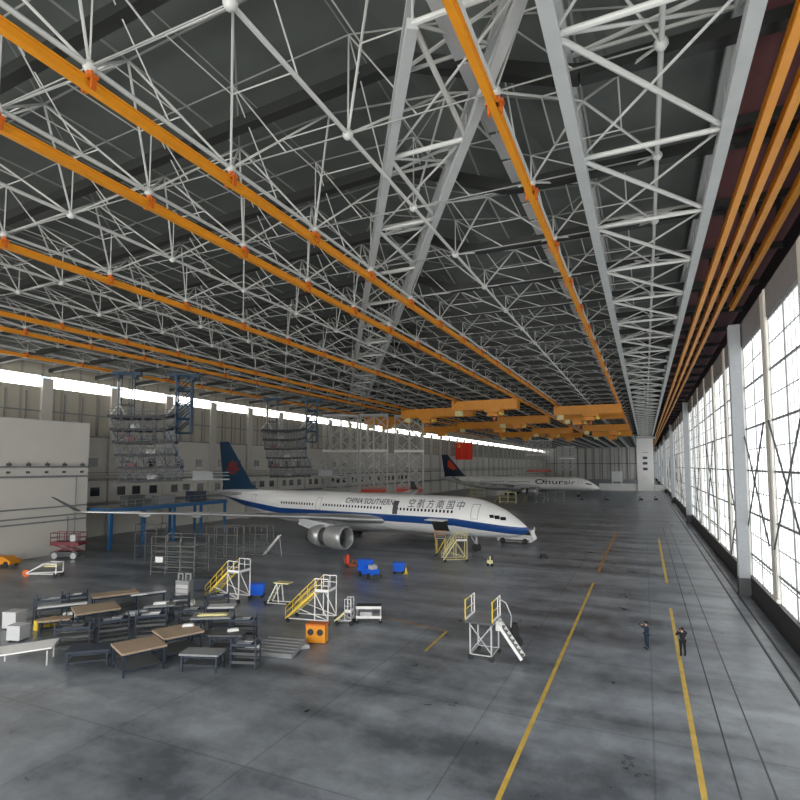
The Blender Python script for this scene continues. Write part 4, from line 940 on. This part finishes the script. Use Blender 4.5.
for px, py, h, L_, W_, a_ in ((52, 600, 1.6, 2.2, .9, .4), (75, 627, 1.4, 2.0, 1.2, .3), (114, 620, 1.5, 1.8, 1.0, .5), (152, 615, 1.6, 1.9, 1.0, .3), (192, 610, 1.3, 1.6, .9, .1), (244, 620, 1.3, 1.6, .8, 0), (180, 598, 1.2, 1.4, .7, .2), (246, 644, 1.3, 1.5, .8, -.1), (75, 596, 1.2, 1.8, .7, .5), (218, 597, 1.5, 1.6, .7, .2)):
    p = G(px, py, h); o = thing('storage_rack', 'dark navy frame rack standing in the crowded lower left storage area', 'rack', (p.x, p.y, 0), R0 + a_, 'navy frame racks of the lower left')
    for sx in (-1, 1):
        for sy in (-1, 1): part('post', MB().box((sx * L_ / 2, sy * W_ / 2, h / 2 + .2), (.09, .09, h + .4)), 'navy_frame', o)
    for z in (.3, h * .62, h): part('shelf', MB().box((0, 0, z), (L_, W_, .06)).box((0, -W_ / 2, z + .05), (L_, .06, .16)).box((0, W_ / 2, z + .05), (L_, .06, .16)), 'dark_grey' if z < h else 'navy_frame', o)
    part('stored_panel', MB().box((-.1, 0, h + .09), (L_ * .6, W_ * .5, .08)).box((.2, .05, h + .17), (L_ * .35, W_ * .3, .08)), random.choice(['mid_grey', 'dark_grey', 'mid_grey', 'light_grey']), o)
# slatted grey sheets
p = G(276, 643, .5); o = thing('sheet_stack', 'stack of grey slatted sheets lying at the bottom', 'sheet stack', (p.x, p.y, 0), R0 - .25)
for k in range(6): part('sheet', MB().box((.05 * k, -1.0 + .42 * k, .16 + .05 * k), (3.4 - .15 * k, .38, .28)), 'mid_grey', o)
# loose panels on racks
def loose(px, py, h, d, rz, m, lab, cat='panel', name='loose_panel'):
    p = G(px, py, h); o = part(name, MB().box((0, 0, d[2] / 2), d).box((0, 0, d[2] + .015), (d[0] * .8, d[1] * .8, .03)), m, None, loc=(p.x, p.y, h)); o.rotation_euler = (0, 0, rz); tag(o, lab, cat)
loose(70, 620, .0, (.9, .5, .6), R0 + .2, 'white', 'small white box on the floor among the left racks', 'box', 'parts_box')
loose(137, 613, 1.07, (1.4, .5, .12), R0 + .6, 'light_grey', 'pale panel lying on the blue grey rack')
loose(139, 595, 1.67, (1.2, .4, .1), R0 + .5, 'light_grey', 'pale strip above the long thin rack')
loose(160, 604, 1.27, (.9, .4, .15), R0 + .3, 'white', 'white panel on the grey rack left of the cabinet')
loose(188, 626, 1.47, (.7, .35, .12), R0 + .3, 'white', 'white part lying on the right tan board')
loose(233, 631, 1.27, (.7, .3, .12), R0 + .4, 'white', 'white part resting above the dark rack')
loose(253, 648, .35, (.9, .45, .15), R0 + .4, 'white', 'white part at the bottom edge beside the slatted sheets')
loose(213, 615, 1.57, (2.0, .5, .08), R0 + .1, 'pale_yellow', 'long pale strip lying on the grey panel rack')
loose(302, 648, .0, (.9, .5, .2), R0 + .4, 'light_grey', 'pale part on the floor below the orange box', 'box', 'parts_box')
for i, (px, py) in enumerate(((38, 630), (45, 628), (53, 626))):
    o = part('wheel_block', MB().prism([(-.25, 0), (.25, 0), (.2, .7), (-.2, .7)], -.2, .2), 'yellow', None, loc=g(px, py)); tag(o, 'yellow block in the short row left of the low racks', 'block', 'yellow blocks beside the left racks')
# white tilted board in the corner
p = G(30, 648, .9); o = thing('white_board', 'large white board lying tilted at the lower left corner', 'board', (p.x, p.y, 0), R0 + .35)
part('board_sheet', MB().box((-.3, 0, .95), (3.3, 1.9, .08), 0, -.06), 'white', o)
for sx in (-1.5, 1.1):
    for sy in (-.8, .8): part('leg', MB().box((sx, sy, .43), (.08, .08, .86)), 'light_grey', o)
# stands below the distant airliner
for px, py, lab in ((478, 497, 'left'), (508, 503, 'second'), (536, 503, 'third'), (556, 502, 'right')):
    p = G(px, py)
    o = thing('work_stand', 'yellow and grey stand under the distant airliner, %s of four' % {'left': 'leftmost', 'second': 'second from left', 'third': 'third from left', 'right': 'rightmost'}[lab], 'work stand', (p.x, p.y, 0), .1)
    f = MB()
    for x in (-2.6, 0, 2.6):
        for y in (-1.2, 1.2): f.tube((x, y, 0), (x, y, 3.4), .09, 5)
    for z in (.4, 1.9, 3.4): f.path([(-2.6, -1.2, z), (2.6, -1.2, z), (2.6, 1.2, z), (-2.6, 1.2, z), (-2.6, -1.2, z)], .08)
    part('stand_frame', f, 'pale_yellow' if lab in ('left', 'second') else 'mid_grey', o)
    part('stand_deck', MB().box((0, 0, 2.4), (5.4, 2.6, .12)), 'mid_grey', o)
    part('step', MB().beam((-2.8, 0, 2.4), (-4.4, 0, .1), 1.0, .15), 'yellow', o)

# ------------------------------------------------------------------ people
def skin_mesh(name, verts, edges, radii, m, parent, root_i=0, sub=1):
    me = bpy.data.meshes.new(name); me.from_pydata(verts, edges, []); me.materials.append(M[m])
    o = bpy.data.objects.new(name, me); COL.objects.link(o); o.parent = parent
    md = o.modifiers.new('skin', 'SKIN'); md.use_smooth_shade = True
    for i, r in enumerate(radii): me.skin_vertices[0].data[i].radius = (r, r) if not isinstance(r, tuple) else r
    for i in range(len(radii)): me.skin_vertices[0].data[i].use_root = (i == root_i)
    s_ = o.modifiers.new('sub', 'SUBSURF'); s_.levels = sub; s_.render_levels = sub
    return o
def person(loc, rz, lab, jacket, trousers, hands):
    o = thing('person', lab, 'person', loc, rz)      # faces -y
    (lh, le), (rh, re_) = hands
    V = [(0, 0, .97), (0, .01, 1.15), (0, .01, 1.33), (0, .0, 1.46), (0, -.01, 1.54), (0, -.02, 1.62), (0, -.015, 1.72),
         (-.19, .01, 1.42), le, lh, (.19, .01, 1.42), re_, rh,
         (-.10, 0, .92), (-.12, -.02, .50), (-.13, .02, .10), (-.13, -.14, .04), (.10, 0, .92), (.12, .01, .50), (.13, .05, .10), (.13, -.11, .04)]
    E = [(0, 1), (1, 2), (2, 3), (3, 4), (4, 5), (5, 6), (2, 7), (7, 8), (8, 9), (2, 10), (10, 11), (11, 12), (0, 13), (13, 14), (14, 15), (15, 16), (0, 17), (17, 18), (18, 19), (19, 20)]
    Rr = [.10, .10, .12, .07, .055, .095, .085, .06, .042, .028, .06, .042, .028, .085, .06, .042, .035, .075, .06, .042, .035]
    # fingers and thumbs, curled round the camera
    for hi in (9, 12):
        hx, hy, hz = V[hi]; sx = 1 if hx < 0 else -1
        for k, ln in enumerate((.055, .065, .06, .045)):
            b0 = len(V); z = hz + .03 - .02 * k
            V += [(hx + sx * .015, hy - .05, z), (hx + sx * .035, hy - .05 - ln * .6, z), (hx + sx * .07, hy - .05 - ln * .55, z - .008)]
            E += [(hi, b0), (b0, b0 + 1), (b0 + 1, b0 + 2)]; Rr += [.011, .009, .008]
        b0 = len(V); V += [(hx + sx * .03, hy - .01, hz + .03), (hx + sx * .06, hy - .03, hz + .035)]; E += [(hi, b0), (b0, b0 + 1)]; Rr += [.012, .009]
    skin_mesh('body', V, E, Rr, 'skin', o)
    jv = [(0, 0, .90), V[1], V[2], V[3], V[7], V[8], tuple(Vector(V[8]).lerp(Vector(V[9]), .85)), V[10], V[11], tuple(Vector(V[11]).lerp(Vector(V[12]), .85))]
    skin_mesh('jacket', jv, [(0, 1), (1, 2), (2, 3), (2, 4), (4, 5), (5, 6), (2, 7), (7, 8), (8, 9)], [.17, .155, .17, .09, .085, .062, .048, .085, .062, .048], jacket, o)
    skin_mesh('trousers', [(0, 0, 1.02), V[13], V[14], (V[15][0], V[15][1], .07), V[17], V[18], (V[19][0], V[19][1], .07)], [(0, 1), (1, 2), (2, 3), (0, 4), (4, 5), (5, 6)], [.15, .115, .085, .068, .115, .085, .068], trousers, o)
    for s in (15, 19):
        x, y, z = V[s]; part('shoe', MB().ball((x, y - .07, .05), .1, 10, 6, (.55, 1.45, .52)), 'black', o, True)
    part('hair', MB().ball((0, .005, 1.70), .112, 14, 9, (.92, 1.02, .95)), 'hair', o, True)
    part('nose', MB().ball((0, -.115, 1.635), .018, 8, 5, (.8, 1.2, 1.3)), 'skin', o, True)
    for sx in (-1, 1):
        part('ear', MB().ball((sx * .094, 0, 1.64), .022, 8, 5, (.5, .8, 1.4)), 'skin', o, True)
        part('eye', MB().ball((sx * .034, -.098, 1.655), .011, 8, 5), 'black', o, True)
    part('mouth', MB().ball((0, -.108, 1.588), .02, 8, 5, (1.2, .3, .3)), 'dull_red', o, True)
    return o
up = (((-.10, -.33, 1.60), (-.26, -.16, 1.33)), ((.10, -.33, 1.60), (.26, -.18, 1.36)))
p1 = G(647, 649); p2 = G(683, 656)
person((p1.x, p1.y, 0), -1.15, 'person in navy work clothes with raised hands, left of the yellow line', 'navy_cloth', 'navy_cloth', up)
up2 = (((-.08, -.30, 1.55), (-.32, -.12, 1.40)), ((.12, -.30, 1.50), (.36, -.05, 1.28)))
person((p2.x, p2.y, 0), PI + .3, 'person in black clothes with bent elbows, right of the yellow line', 'black_cloth', 'black_cloth', up2)
for pp, rz, lab in ((p1, -1.15, 'small black camera held up by the person in navy'), (p2, PI + .3, 'small black camera held by the person in black')):
    R = Matrix.Rotation(rz, 3, 'Z') @ Vector((0, -.40, 1.60 if rz < 0 else 1.53)); o = part('hand_camera', MB().box((0, 0, 0), (.13, .06, .09)).lathe([(-.1, .03), (-.03, .035)], 12, 'Y').lathe([(-.1, .001), (-.1, .03)], 12, 'Y').box((0, 0, .055), (.05, .04, .03)), 'black', None, loc=(pp.x + R.x, pp.y + R.y, R.z)); o.rotation_euler = (0, 0, rz); tag(o, lab, 'camera')

# ------------------------------------------------------------------ light and view
w = bpy.data.worlds.new('sky'); S.world = w; w.use_nodes = True; nt = w.node_tree; bg = nt.nodes['Background']
sk = nt.nodes.new('ShaderNodeTexSky'); sk.sky_type = 'NISHITA'; sk.sun_disc = False; sk.sun_elevation = math.radians(30); nt.links.new(sk.outputs['Color'], bg.inputs['Color']); bg.inputs['Strength'].default_value = .3
S.view_settings.view_transform = 'Standard'; S.view_settings.look = 'None'; S.view_settings.gamma = 1; S.view_settings.use_curve_mapping = False
S.view_settings.exposure = 0.2
S.cycles.max_bounces = 6; S.cycles.diffuse_bounces = 4; S.cycles.glossy_bounces = 3; S.cycles.use_denoising = True
